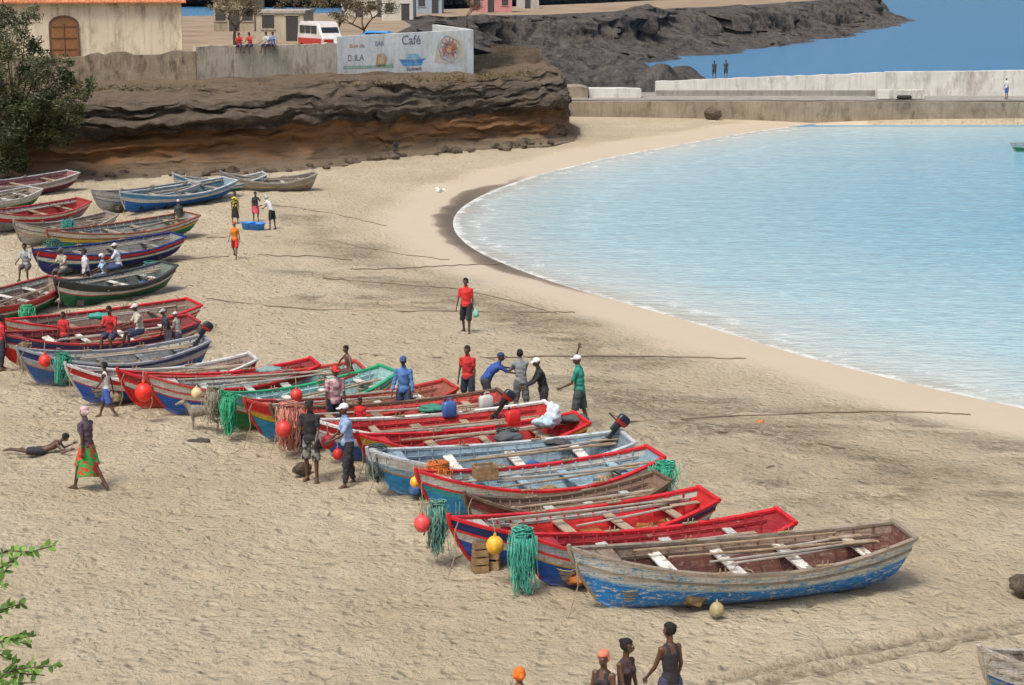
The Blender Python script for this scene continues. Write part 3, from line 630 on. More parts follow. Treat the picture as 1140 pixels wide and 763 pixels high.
def sandz(X,Y):
    z=groundz(X,Y); s=sdist(X,Y); dry=sstep(3,12,s)*(Y<150)
    rel=(vnoise(X,Y,5,1)-.5)*.16+(vnoise(X,Y,1.6,2)-.5)*.10+(vnoise(X,Y,.6,3)-.5)*.08
    ft=vnoise(X,Y,.38,12); rel=rel-.075*sstep(.60,.82,ft)+(vnoise(X,Y,.25,13)-.5)*.03
    near=(Y>20)&(np.abs(X)<60)
    z=z+rel*dry*near
    z-=.11*tracks(X,Y)*near
    return z
debl=[[(600,440),(700,452),(850,458),(1000,462),(1160,500)],[(560,418),(680,428),(820,445)],[(330,300),(450,312),(600,345),(640,350)],[(350,330),(470,330),(560,345),(700,395)],[(880,490),(980,510),(1140,545)],[(330,240),(420,290),(520,300)],[(690,480),(800,500),(900,560)],[(660,430),(760,470),(880,480),(1010,540)]]
debl=[[tuple(G(x,y).xy) for x,y in t] for t in debl]
def debris(X,Y):
    v=np.zeros(X.shape)
    for i,t in enumerate(debl):
        d=pdist(X,Y,t)+ (vnoise(X,Y,2.5,20+i)-.5)*2.4
        v=np.maximum(v,(1-sstep(0,1.9,np.abs(d)))*(vnoise(X*.5,Y*1.2,.8,30+i)>.2)*(.25+.9*vnoise(X*.35,Y*1.5,.5,40+i)))
    return np.clip(v+tracks(X,Y),0,1)
cornx,corny=G(495,245).x,G(495,245).y
def wetf(X,Y):
    s=sdist(X,Y)+(vnoise(X,Y,4,5)-.5)*1.2+(vnoise(X,Y,1.2,6)-.5)*.4
    w=(1-sstep(2.6,4.6,s))*.42
    dc=np.sqrt(((X-cornx)/7)**2+((Y-corny)/20)**2)
    cor=(1-sstep(.5,1.5,dc))
    edge=(1-sstep(.5,1.0+.9*cor,s))*sstep(-1,.2,s)
    w=np.maximum(w,edge*(.42+.58*cor))
    return np.clip(w,0,1)
m,nt,b=newmat("beach_sand"); v=coords(nt)
c=ramp(nt,noise(nt,v,.18,5,.6),[(.32,(.55,.455,.30)),(.68,(.69,.60,.435))])
c=mix(nt,ramp(nt,noise(nt,v,1.6,6,.7),[(.35,.0),(.72,.6)]),c,(.42,.34,.225))
c=mix(nt,ramp(nt,noise(nt,v,60,2,.6),[(.35,.0),(.8,.5)]),c,(.36,.285,.19))
c=mix(nt,ramp(nt,noise(nt,v,9,5,.8),[(.59,0.0),(.67,.7)]),c,(.20,.155,.10))
c=mix(nt,mth(nt,'MULTIPLY',attr(nt,'debris'),ramp(nt,noise(nt,v,5,5,.8),[(.35,0.05),(.56,1.0)])),c,(.17,.135,.085))
wa=attr(nt,'wet'); wc=ramp(nt,wa,[(0,(.56,.47,.34)),(.42,(.50,.42,.31)),(.6,(.26,.19,.125)),(1,(.12,.09,.055))])
c=mix(nt,mth(nt,'MULTIPLY',wa,2.0,True),c,wc)
nt.links.new(c,b.inputs['Base Color'])
nt.links.new(ramp(nt,wa,[(.1,.95),(.6,.45)]),b.inputs['Roughness'])
vo=N(nt,'ShaderNodeTexVoronoi'); vo.inputs['Scale'].default_value=2.6; nt.links.new(v,vo.inputs['Vector'])
vo2=N(nt,'ShaderNodeTexVoronoi'); vo2.inputs['Scale'].default_value=5.5; nt.links.new(v,vo2.inputs['Vector'])
foot=mth(nt,'ADD',ramp(nt,vo.outputs['Distance'],[(.12,0.0),(.36,1.0)]),mth(nt,'MULTIPLY',ramp(nt,vo2.outputs['Distance'],[(.1,0.0),(.4,1.0)]),.6))
hh=mth(nt,'ADD',foot,mth(nt,'MULTIPLY',noise(nt,v,4,6,.7),2.6))
hh=mth(nt,'MULTIPLY',hh,mth(nt,'SUBTRACT',1.0,mth(nt,'MULTIPLY',wa,2.3,True)))
bump(nt,b,hh,1.0,.10)
grid("beach_ground",xs,ys,sandz,m,{'wet':wetf,'debris':debris})
# ------------------------------------------------------------------ sea
m,nt,b=newmat("sea_water"); v=coords(nt); sd=attr(nt,'shore'); dp=attr(nt,'deep')
nz=noise(nt,v,.25,4,.6)
sdn=mth(nt,'ADD',sd,mth(nt,'MULTIPLY',mth(nt,'SUBTRACT',nz,.5),3.0))
c=ramp(nt,mth(nt,'DIVIDE',sdn,60.0),[(0,(.50,.49,.42)),(.025,(.52,.58,.56)),(.10,(.40,.57,.61)),(.35,(.24,.47,.58)),(1,(.10,.32,.50))])
c=mix(nt,dp,c,(.06,.24,.47))
vr=coords(nt,(1,1.9,1)); rp=noise(nt,vr,1.5,6,.7,.5); rp2=noise(nt,coords(nt,(1,1.6,1)),.10,4,.6)
off=ramp(nt,mth(nt,'DIVIDE',sd,40.0),[(0,.25),(1,1.0)])
c=mix(nt,mth(nt,'MULTIPLY',ramp(nt,rp,[(.46,.0),(.62,.6)]),off),c,(.07,.24,.40))
c=mix(nt,ramp(nt,rp,[(.32,.35),(.43,0.0)]),c,(.60,.69,.73))
c=mix(nt,mth(nt,'MULTIPLY',ramp(nt,rp2,[(.50,.0),(.72,.30)]),off),c,(.08,.30,.44))
f1=noise(nt,v,1.1,6,.75)
edge=mth(nt,'SUBTRACT',1.0,mth(nt,'DIVIDE',mth(nt,'ADD',sd,mth(nt,'MULTIPLY',mth(nt,'SUBTRACT',f1,.45),1.6)),.45),True)
w1=mth(nt,'SINE',mth(nt,'MULTIPLY',sdn,1.25)); fall=mth(nt,'SUBTRACT',1.0,mth(nt,'DIVIDE',sd,12.0),True)
band=mth(nt,'MULTIPLY',mth(nt,'MULTIPLY',ramp(nt,w1,[(.75,0.0),(1.0,1.0)]),fall),ramp(nt,f1,[(.50,0.0),(.68,1.0)]))
fo=mth(nt,'MAXIMUM',mth(nt,'MULTIPLY',edge,.7),mth(nt,'MULTIPLY',band,.5)); fo=mth(nt,'MULTIPLY',fo,mth(nt,'SUBTRACT',1.0,dp),True)
c=mix(nt,fo,c,(.80,.81,.80))
nt.links.new(c,b.inputs['Base Color']); b.inputs['IOR'].default_value=1.33
nt.links.new(ramp(nt,fo,[(0,.14),(1,.7)]),b.inputs['Roughness'])
bump(nt,b,mth(nt,'ADD',noise(nt,vr,1.8,6,.65,.4),mth(nt,'MULTIPLY',noise(nt,vr,.45,3),1.6)),.6,.14)
xw=np.array([-6000,-2000,-500,-100,-30]+list(np.arange(-12,100,.45))+[110,140,200,400,1000,2500,6000]); yw=np.array([-400,-100,0,20]+list(np.arange(25,165,.6))+[200,300,500,1000,2500,6000])
grid("sea_water",xw,yw,lambda X,Y:np.full(X.shape,WZ),m,{'shore':lambda X,Y:np.maximum(-sdist(X,Y),0)*(Y<150)+100*(Y>=150),'deep':lambda X,Y:sstep(152,158,Y)})
# ------------------------------------------------------------------ rock materials
def cliffmat():
    m,nt,b=newmat("cliff_rock"); v=coords(nt); bd=attr(nt,'band')
    n=noise(nt,v,.35,7,.75); bb=mth(nt,'ADD',bd,mth(nt,'MULTIPLY',mth(nt,'SUBTRACT',n,.5),.22))
    c=ramp(nt,bb,[(0,(.32,.245,.165)),(.10,(.34,.235,.14)),(.17,(.52,.26,.10)),(.32,(.46,.215,.08)),(.38,(.10,.07,.048)),(.5,(.19,.145,.105)),(.58,(.10,.078,.058)),(.66,(.24,.185,.13)),(.8,(.24,.17,.105)),(1,(.26,.19,.115))])
    st=noise(nt,coords(nt,(.3,.3,2.6)),1.3,8,.78,.3); c=mix(nt,ramp(nt,st,[(.38,.7),(.5,0.0)]),c,mix(nt,.75,c,(.02,.016,.012)))
    c=mix(nt,ramp(nt,noise(nt,v,2.2,6,.75),[(.48,0.0),(.66,.55)]),c,(.34,.27,.19))
    nt.links.new(c,b.inputs['Base Color']); b.inputs['Roughness'].default_value=.95
    bump(nt,b,mth(nt,'ADD',mth(nt,'MULTIPLY',st,1.5),mth(nt,'MULTIPLY',noise(nt,v,2.5,8,.8),1.5)),1.0,.35); return m
def rockmat(name,c1,c2,sc=.5,tall=.15):
    m,nt,b=newmat(name); v=coords(nt); n=noise(nt,v,sc,7,.75)
    c=ramp(nt,n,[(.35,c1),(.65,c2)]); n2=noise(nt,coords(nt,(1,1,tall)),.7,6,.7); c=mix(nt,ramp(nt,n2,[(.38,.85),(.5,0.0)]),c,mul(c1,.35))
    c=mix(nt,ramp(nt,noise(nt,v,sc*3,5,.7),[(.55,0.0),(.7,.5)]),c,mul(c2,1.6))
    nt.links.new(c,b.inputs['Base Color']); b.inputs['Roughness'].default_value=.95
    bump(nt,b,mth(nt,'ADD',mth(nt,'MULTIPLY',n2,1.5),noise(nt,v,sc*4,6,.75)),1.0,.7); return m
basalt=rockmat("basalt_rock",(.055,.05,.046),(.175,.155,.135))
dirt=plain("plateau_dirt",(.27,.20,.13),.95,.35,.15,.4,.1)
def resample(p,q,step):
    o1=[];o2=[]
    for i in range(len(p)-1):
        a,b=Vector(p[i]),Vector(p[i+1]); c,d=Vector(q[i]),Vector(q[i+1]); n=max(1,int((b-a).length/step))
        for k in range(n): o1.append(a.lerp(b,k/n)); o2.append(c.lerp(d,k/n))
    o1.append(Vector(p[-1]));o2.append(Vector(q[-1])); return o1,o2
def ribbon(name,base,inner,prof,step,disp,mat,sub=4):
    A,B=resample(base,inner,step); pr=[]
    for i in range(len(prof)-1):
        for k in range(sub): t=k/sub; pr.append((prof[i][0]*(1-t)+prof[i+1][0]*t,prof[i][1]*(1-t)+prof[i+1][1]*t,(i+t)/(len(prof)-1)))
    pr.append((*prof[-1],1.0)); m=M(); vs=[];bd=[]; nu=len(A); nv=len(pr)
    for i,(a,b) in enumerate(zip(A,B)):
        for f,z,w in pr:
            p=a.lerp(b,f) if 0<=f<=1 else a+(b-a)*f
            q=Vector((p.x,p.y,z)); dn=(b-a).normalized(); dd,dz=disp(i*step,z,w,q)
            vs.append(q+Vector((dn.x,dn.y,0))*dd+Vector((0,0,dz))); bd.append(w)
    fs=[(i*nv+j,(i+1)*nv+j,(i+1)*nv+j+1,i*nv+j+1) for i in range(nu-1) for j in range(nv-1)]
    m.add(vs,fs,0); o=m.obj(name,[mat],True,auto=40); at=o.data.attributes.new('band','FLOAT','POINT'); at.data.foreach_set('value',bd); return o
g2=lambda x,y:tuple(G(x,y,0).xy)
cbase=[g2(-260,205),g2(-60,200),g2(60,197),g2(120,193),g2(200,190),g2(280,187),g2(345,183),g2(430,172),g2(520,163),g2(600,157),g2(630,151)]
w2=lambda x,Y:(W(x,60,Y).x,Y)
cin=[w2(-260,116),w2(-60,117),w2(60,117.5),w2(120,117.8),w2(218,118),w2(290,121),w2(375,124),w2(450,127.5),w2(530,131.5),w2(575,139),w2(605,143)]
ex=cbase[-1]; cbase+= [(ex[0]+.6,ex[1]+8),(ex[0]-3,ex[1]+22)]; cin+=[(cin[-1][0]-1,cin[-1][1]+4),(cin[-1][0]-4,cin[-1][1]+14)]
def d1(u,z,w,q):
    env=min(1,w*6)*min(1,(1-w)*6)
    st=mnoise.noise(Vector((u*.10,z*1.8,1.3)))*.7+mnoise.noise(Vector((u*.45,z*3.5,7)))*.5+mnoise.noise(Vector((u*1.3,z*5,2)))*.28
    stp=(math.floor(z*2.6+mnoise.noise(Vector((u*.12,z*.5,3)))*2.2)*12.9898); stp=((math.sin(stp)*43758.5)%1-.5)*.45*(w>.38)*(w<.8)
    blk=math.floor(u/1.7+mnoise.noise(Vector((u*.3,z*1.5,0)))*1.2)+math.floor(z*1.6)*17; blk=((math.sin(blk*4.13)*4375.5)%1-.5)*.5*(w>.38)*(w<.72)
    return ((st+stp+blk)*env*(1.0 if w<.75 else .5)+mnoise.noise(Vector((u*.1,0,5)))*1.0*env, (mnoise.noise(q*.5)*.35+mnoise.noise(q*1.7)*.18)*env+mnoise.noise(Vector((u*.05,3,3)))*.4*env)
ribbon("sea_cliff",cbase,cin,[(-.35,-.15),(-.05,.15),(.05,.7),(.10,1.3),(.12,1.9),(.03,2.1),(.0,2.8),(.1,3.2),(.13,3.7),(.3,4.0),(.42,4.4),(.7,4.6),(1.02,4.9),(1.1,5.85)],.4,d1,cliffmat(),6)
def rocks(name,items,mat):
    m=M()
    for (p,r,sd_) in items:
        q=M(); q.ell((0,0,0),(r,r*.8,r*.65),0,nu=14,nv=9); off=Vector((sd_*3.1,sd_*1.7,0))
        m.add([Vector(v)*(1+.45*mnoise.noise(Vector(v)/r*1.1+off)+.18*mnoise.noise(Vector(v)/r*3+off))+Vector(p) for v in q.V],q.F,0)
    return m.obj(name,[mat],True,auto=30)
rk=rockmat("boulder_rock",(.17,.13,.09),(.34,.27,.19),1.0,1.0)
it=[(G(612,140)+Vector((0,0,.9)),1.5,1),(G(606,148)+Vector((0,0,.6)),1.0,2),(G(620,153)+Vector((0,0,.4)),.8,3),(G(793,131)+Vector((0,0,.3)),.7,4),(G(585,160),.6,5)]
rnd=random.Random(4)
for i in range(90):
    x=rnd.uniform(60,620); y=np.interp(x,[60,200,345,430,520,600,630],[199,193,187,175,166,160,154])+rnd.uniform(-4,2.5); it.append((G(x,y),rnd.uniform(.12,.5)*rnd.uniform(.6,1.1),i+9))
rocks("boulders",it,rk)
rocks("beach_rock",[(GG(859,524)+Vector((0,0,.03)),.13,3)],rk); rocks("beach_rock",[(GG(337,527)+Vector((0,0,.1)),.24,6)],rk); rocks("beach_rock",[(GG(1143,658)+Vector((0,0,.08)),.32,8)],rk); rocks("beach_rock",[(GG(846,472)+Vector((0,0,.03)),.12,12)],plain("orange_debris",(.45,.16,.05),.8))
# headland
hp=[(-1,160),(-2,180),(-2,210),(-5,245)]+[g2(x,y) for x,y in ((600,67),(660,66),(700,61),(760,55),(800,50),(860,43),(900,38),(950,29),(985,21))]
ep=hp[-1]; hp+=[(ep[0]+8,ep[1]+60),(ep[0]-40,ep[1]+160),(ep[0]-200,ep[1]+260),(-500,900)]
def offs(pl,d):
    o=[]
    for i in range(len(pl)):
        a=Vector(pl[max(i-1,0)]);b=Vector(pl[min(i+1,len(pl)-1)]); t=(b-a).normalized(); o.append((pl[i][0]-t.y*d,pl[i][1]+t.x*d))
    return o
hin=offs(hp,9)
def d2(u,z,w,q):
    env=min(1,w*5)*min(1,(1-w)*5)
    cidx=math.floor(u/2.2+mnoise.noise(Vector((u*.1,0,0)))*1.5); hsh=(math.sin(cidx*12.9898)*43758.5453)%1
    big=math.floor(u/9+.4*mnoise.noise(Vector((u*.05,z*.3,0)))); hb=(math.sin(big*78.233)*43758.5453)%1
    return ((hsh-.5)*3.0*env+(hb-.5)*5*env+mnoise.noise(Vector((u*.04,z*.2,2)))*3*env+mnoise.noise(q*.6)*1.4*env, mnoise.noise(Vector((u*.07,9,w)))*1.5*env+(hb-.5)*1.4*env)
ribbon("headland_cliff",hp,hin,[(-1.4,-1.5),(-.7,-.3),(-.3,.8),(.05,1.8),(.16,3.4),(.24,5.0),(.5,5.9),(1.0,6.0)],1.1,d2,basalt,5)
import bmesh
bm=bmesh.new()
pl=[(-700,116.5)]+[(x,y+.6) for x,y in cin[:9]]+[(hin[0][0]-3,145)]+hin[1:-2]+[(60,560),(20,420),(-22,300),(-60,250),(-200,240),(-700,260)]
vs=[bm.verts.new((x,y,5.9)) for x,y in pl]; f=bm.faces.new(vs); bmesh.ops.triangulate(bm,faces=[f])
me=bpy.data.meshes.new("plateau_ground"); bm.to_mesh(me); bm.free(); me.materials.append(dirt); po=bpy.data.objects.new("plateau_ground",me); COL.objects.link(po)
me.update()
if me.polygons[0].normal.z<0: me.flip_normals()
def rz(X,Y):
    c1=vnoise(X,Y,6,50); c2=vnoise(X,Y,2.2,51); c3=np.floor(vnoise(X,Y,3.2,52)*5)/5
    poly=[g2(520,92),g2(600,100),g2(660,98),g2(720,99),g2(782,97),g2(795,90),g2(740,86),g2(705,80),g2(680,72),g2(690,64),g2(640,62),(-6,262),(-4,200),(0,165)]
    d=pdist(X,Y,poly+[poly[0]]); ins=inpoly(X,Y,poly); s=np.where(ins,d,-d)
    return -2.5+sstep(-3,3,s)*(2.0+c1*1.0+c2*1.1+c3*1.9)+ sstep(3,20,s)*.8
grid("rock_shelf",np.arange(-10,35,.55),np.arange(160,290,.8),rz,basalt)
# ------------------------------------------------------------------ pier
def concrete(name,c1,c2,stain=(.1,.08,.06),sc=.5,amt=.6):
    m,nt,b=newmat(name); v=coords(nt); c=ramp(nt,noise(nt,v,sc,6,.7),[(.3,c1),(.7,c2)])
    c=mix(nt,ramp(nt,noise(nt,coords(nt,(1,1,.35)),sc*1.6,7,.75),[(.50,0.0),(.66,amt)]),c,stain)
    c=mix(nt,ramp(nt,noise(nt,coords(nt,(5,5,.3)),sc*2,5,.7),[(.52,0.0),(.72,amt*.6)]),c,stain)
    nt.links.new(c,b.inputs['Base Color']); b.inputs['Roughness'].default_value=.9; bump(nt,b,noise(nt,v,6,5,.7),.5,.05); return m
cw=concrete("whitewashed_concrete",(.52,.51,.47),(.70,.69,.65),(.28,.24,.18),.4,.8); cq=concrete("quay_stone",(.20,.165,.12),(.35,.30,.225),(.09,.07,.05),.6,.85); cg=concrete("quay_deck",(.24,.23,.21),(.34,.32,.29))
def wallbox(m,p,q,z0a,z0b,z1a,z1b,th,mat=0,nseg=10,jit=0):
    p=Vector(p);q=Vector(q); d=(q-p).normalized(); nrm=Vector((-d.y,d.x))
    rs=[]
    for i in range(nseg+1):
        t=i/nseg; c=p.lerp(q,t); z0=z0a+(z0b-z0a)*t; z1=z1a+(z1b-z1a)*t+(random.uniform(-jit,jit) if jit else 0); b=c+nrm*th
        rs.append([Vector((c.x,c.y,z0)),Vector((c.x,c.y,z1)),Vector((b.x,b.y,z1)),Vector((b.x,b.y,z0))])
    m.loft(rs,mat)
m=M()
xl=W(606,100,155).x; wallbox(m,(xl,155),(110,149),-3,-3,1.2,1.36,13,1,30,.04)
m.obj("quay",[cw,cq],False)
m=M(); wallbox(m,(xl+.5,156),(110,150.3),1.22,1.38,1.30,1.42,9,0,4); m.obj("quay_road",[cg],False)
m=M(); xa,xb,xc=W(730,100,161).x,W(986,100,160.5).x,110
wallbox(m,(xa,161.2),(xb,160.6),1.2,1.2,2.5,3.25,.9,0,30,.05); wallbox(m,(xb+.02,160.3),(xc,159.4),1.2,1.2,3.3,4.1,1.2,0,30,.05)
wallbox(m,(xa,160.8),(xc,158.9),1.25,1.25,1.75,1.9,.35,1,10)
m.obj("breakwater_wall",[cw,cg],False)
m=M(); wallbox(m,(W(612,100,157).x,157.5),(W(655,100,157).x,157.5),1.2,1.2,2.35,2.15,4,0,6,.05); m.obj("quay_block",[cq],False)
m=M(); wallbox(m,(W(656,100,158).x,158),(W(714,100,158).x,158),1.2,1.2,2.1,2.05,2,0,6,.04); m.obj("quay_block",[cw],False)
m=M(); wallbox(m,(W(975,100,156).x,155),(W(1026,100,156).x,155),1.4,1.4,2.1,2.1,1.2,0,1); m.cap((W(1000,100,155).x,154.6,1.55),(W(1012,100,155).x,154.6,1.55),.18,.18,1); m.obj("concrete_block",[cw,plain("black",(.02,.02,.02))],False)
for x in (795,808):
    p=W(x,84,161.6); person("standing_person",(p.x,161.6,2.5+(p.x-xa)/(xb-xa)*.75),1.5,170,vox=.03,shirt=(.04,.05,.06),pants=(.04,.04,.05))
p=W(1114,107,156.3); person("standing_person",(p.x,154.5,1.44),1.7,120,vox=.03,shirt=(.6,.6,.62),pants=(.05,.15,.5),hat='cap',hatc=(.5,.5,.5))
# ------------------------------------------------------------------ walls on cliff
wplaster=concrete("old_plaster",(.40,.36,.28),(.56,.50,.40),(.17,.13,.09),.9,.85); wwhite=concrete("painted_wall",(.50,.56,.60),(.72,.73,.71),(.36,.32,.26),.7,.6)
ston=concrete("rubble_stone",(.16,.125,.09),(.34,.28,.20),(.06,.05,.035),1.4,.9)
m=M(); a=W(218,52,118); b_=W(375,50,124); wallbox(m,(a.x,118),(b_.x,124),4.0,4.0,a.z,W(375,48,124).z,.4,0,30,.05); m.obj("plaster_wall",[wplaster],False)
m=M(); c_=W(527,33,131); zt0=W(375,41,124).z; wallbox(m,(b_.x+.02,124),(c_.x,131),4.0,4.0,zt0,c_.z,.4,0,12,.0)
wallbox(m,(c_.x,131.02),(c_.x-3,145),4.0,4.0,c_.z,c_.z,.4,0,6,0)
pw=m.obj("mural_wall",[wwhite],False)
wd=(Vector((c_.x,131))-Vector((b_.x,124))); wl=wd.length; wang=math.atan2(wd.y,wd.x)
def onwall(s,z):
    q=Vector((b_.x,124)).lerp(Vector((c_.x,131)),s); n=Vector((wd.y,-wd.x)).normalized()*.012; return Vector((q.x+n.x,q.y+n.y,z))
def mp(col): return concrete("mural_paint",mul(col,.8),mul(col,1.15),(.5,.5,.48),2.0,.8)
def text(t,s,z,size,col):
    cu=bpy.data.curves.new("lettering","FONT"); cu.body=t; cu.size=size; cu.extrude=.004; cu.align_x='CENTER'; cu.offset=.012
    o=bpy.data.objects.new("lettering",cu); COL.objects.link(o); o.location=onwall(s,z); o.rotation_euler=(math.pi/2,0,wang); cu.materials.append(mp(col)); o.parent=pw
text("Caf\u00e9",.53,6.72,.85,(.14,.15,.2)); text("D.ILA",.13,5.75,.55,(.18,.15,.2)); text("BAR",.30,6.7,.4,(.22,.2,.3)); text("Esplanada",.55,5.0,.32,(.2,.15,.18)); text("Bom dia",.14,6.6,.36,(.4,.2,.15))
def flat(pts,col,zoff=0):
    m=M(); n=Vector((math.sin(wang),-math.cos(wang),0))*zoff
    m.add([onwall(s,z)+n for s,z in pts],[tuple(range(len(pts)))],0); m.obj("mural_shape",[mp(col)],False,parent=pw)
flat([(.44,5.75),(.46,5.45),(.60,5.45),(.64,5.8),(.58,5.72),(.5,5.72)],(.05,.2,.5)); flat([(.49,5.76),(.5,6.1),(.58,6.1),(.6,5.76)],(.15,.45,.6))
flat([(.455,5.5),(.47,5.3),(.60,5.3),(.615,5.5)],(.05,.3,.6),.004)
flat([(.27,5.3),(.28,6.1),(.33,6.2),(.36,5.9),(.34,5.3)],(.45,.25,.15)); flat([(.285,5.5),(.29,5.9),(.325,5.95),(.33,5.5)],(.6,.45,.2),.004)
flat([(.01,5.2),(.01,5.45),(.25,5.4),(.4,5.5),(.4,5.2)],(.25,.4,.3))
flat([(.70,5.5),(.73,6.9),(.82,7.3),(.91,6.9),(.94,5.8),(.86,5.3)],(.58,.52,.42))
flat([(.76,6.0),(.78,6.7),(.84,6.9),(.88,6.4),(.85,5.9)],(.6,.3,.12),.004)
m=M()
for k in range(26):
    a0=k*2*math.pi/26; rr=.75 if k%2 else .5
    p0=(.81+math.cos(a0)*.12/wl*2,6.35+math.sin(a0)*.25); p1=(.81+math.cos(a0+.3)*rr/wl,6.35+math.sin(a0+.3)*rr)
    m.tube([onwall(*p0),onwall((p0[0]+p1[0])/2+.004,(p0[1]+p1[1])/2+.06),onwall(*p1)],.035,k%3,4)
for q_,rr in enumerate((.3,.55,.85)): m.tube([onwall(.81+math.cos(t)*rr/wl*(1+.1*math.sin(t*5)),6.35+math.sin(t)*rr*(1+.1*math.sin(t*4))) for t in [k*.25 for k in range(26)]],.022,q_,4)
m.obj("mural_shape",[mp((.15,.1,.1)),mp((.5,.12,.08)),mp((.1,.2,.4))],False,parent=pw)
m=M(); p0=W(-260,68,115.5); wallbox(m,(p0.x,115.5),(a.x-.02,117.9),3.4,4.0,W(-100,72,116).z,W(218,58,118).z,.6,0,60,.16); m.obj("stone_retaining_wall",[ston],False)
# ------------------------------------------------------------------ buildings
bl=empty("plastered_house"); zb0=5.9
pr=W(201,40,128.5); pL=W(-330,40,122.0); dv=Vector((pr.x-pL.x,pr.y-pL.y)).normalized(); nv_=Vector((-dv.y,dv.x)); Lb=(Vector((pr.x,pr.y))-Vector((pL.x,pL.y))).length
housew=concrete("cream_plaster",(.58,.52,.38),(.70,.64,.50),(.20,.16,.12),.3,.95)
m=M(); wallbox(m,(pL.x,pL.y),(pr.x,pr.y),zb0-.6,zb0-.6,9.55,9.55,7,0,1); m.obj("walls",[housew],False,parent=bl)
def bp(s,out,z):
    q=Vector((pr.x,pr.y))-dv*s-nv_*out; return Vector((q.x,q.y,z))
m=M(); rs=[]
for k in range(int(Lb/.13)):
    s=-.4+k*.13; o=(.035 if k%2 else 0)
    rs.append([bp(s,.5,9.5+o),bp(s,-3.5,11.0+o),bp(s,-7.5,9.5+o),bp(s,-7.5,9.4+o),bp(s,-3.5,10.9+o),bp(s,.5,9.42+o)])
m.loft(rs,0); m.obj("roof",[plain("clay_tiles",(.48,.17,.07),.85,.4,3,.5,.03)],False,parent=bl)
def door(sx,w_,h,par,mats):
    m=M(); z0=zb0+.02; pts=[(-w_/2,z0),(w_/2,z0)]+[(w_/2*math.cos(t),z0+h-w_*.3+w_*.3*math.sin(t)) for t in [k*math.pi/10 for k in range(11)]]
    m.add([bp(sx-x,.035,z) for x,z in pts],[tuple(range(len(pts)))],0)
    arc=[(w_/2+.08,z0)]+[((w_/2+.08)*math.cos(t),z0+h-w_*.3+(w_*.3+.08)*math.sin(t)) for t in [k*math.pi/10 for k in range(11)]]+[(-w_/2-.08,z0)]
    m.tube([bp(sx-x,.04,z) for x,z in arc],.07,1,4); m.box(bp(sx,.06,z0+(h-.4)/2),(.05,.05,h-.4),1)
    for k in range(3): m.tube([bp(sx-w_/2+.05,.06,z0+.5+k*.75),bp(sx+w_/2-.05,.06,z0+.5+k*.75)],.03,2,4)
    m.obj("door",mats,False,parent=par)
wood=plain("door_wood",(.22,.10,.04),.6,.3,5)
sd0=(201-76)/2100*128
for dx in (0,7.5): door(sd0+dx,1.7,2.6,bl,[wood,plain("door_frame",(.12,.06,.03),.7),plain("door_rail",(.15,.07,.03),.7)])
m=M()
m.tube([bp(-.02,.03,zb0-.3),bp(-.02,.03,9.3)],.12,0,4)
m.tube([bp(-.1,.05,9.36),bp(Lb,.05,9.36)],.12,0,4); m.obj("cornice",[housew],False,parent=bl)
def house(name,x0,x1,Y,h,col,zb=5.9,dep=8,nwin=3,rc=(.4,.18,.1)):
    e=empty(name); m=M(); X0,X1=W(x0,20,Y).x,W(x1,20,Y).x; cm=concrete(name+"_plaster",mul(col,.8),col,mul(col,.4),.4,.7)
    m.box(((X0+X1)/2,Y+dep/2,zb+h/2-.1),(X1-X0,dep,h+.2),0); m.obj("walls",[cm],False,parent=e)
    m=M(); m.box(((X0+X1)/2,Y+dep/2,zb+h+.12),(X1-X0+.3,dep+.3,.24),0)
    m.obj("roof",[plain("roof_mat",rc,.85,.3,2)],False,parent=e)
    m=M(); wd_=(X1-X0)/nwin
    for k in range(nwin):
        xc_=X0+wd_*(k+.5); dr=(k==nwin//2)
        hh_=2.1 if dr else 1.1; zc=zb+(1.05 if dr else 1.6)
        m.box((xc_,Y-.01,zc),(1.0,.06,hh_),0)
        m.box((xc_,Y-.04,zc+hh_/2+.06),(1.2,.10,.10),1); m.box((xc_,Y-.04,zc-hh_/2-.05),(1.2,.12,.08),1)
    m.obj("windows",[plain("dark_window",(.05,.05,.05),.4),plain("sill",mul(col,.9),.8)],False,parent=e)
gy=(.35,.32,.28)
house("ruined_house",285,338,160,2.3,(.5,.45,.34),nwin=2,rc=gy); house("stone_house",238,283,190,3.2,(.42,.36,.25),nwin=3,rc=gy); house("pink_house",523,570,300,4.2,(.6,.27,.27),nwin=3,rc=gy); house("blue_house",462,492,290,4,(.35,.42,.5),nwin=2,rc=gy); house("white_house",425,460,240,3,(.6,.58,.52),nwin=2,rc=gy)
house("small_house",575,600,340,3,(.5,.48,.45),nwin=1,rc=gy); house("white_house",380,420,260,4,(.6,.57,.5),nwin=3,rc=gy)
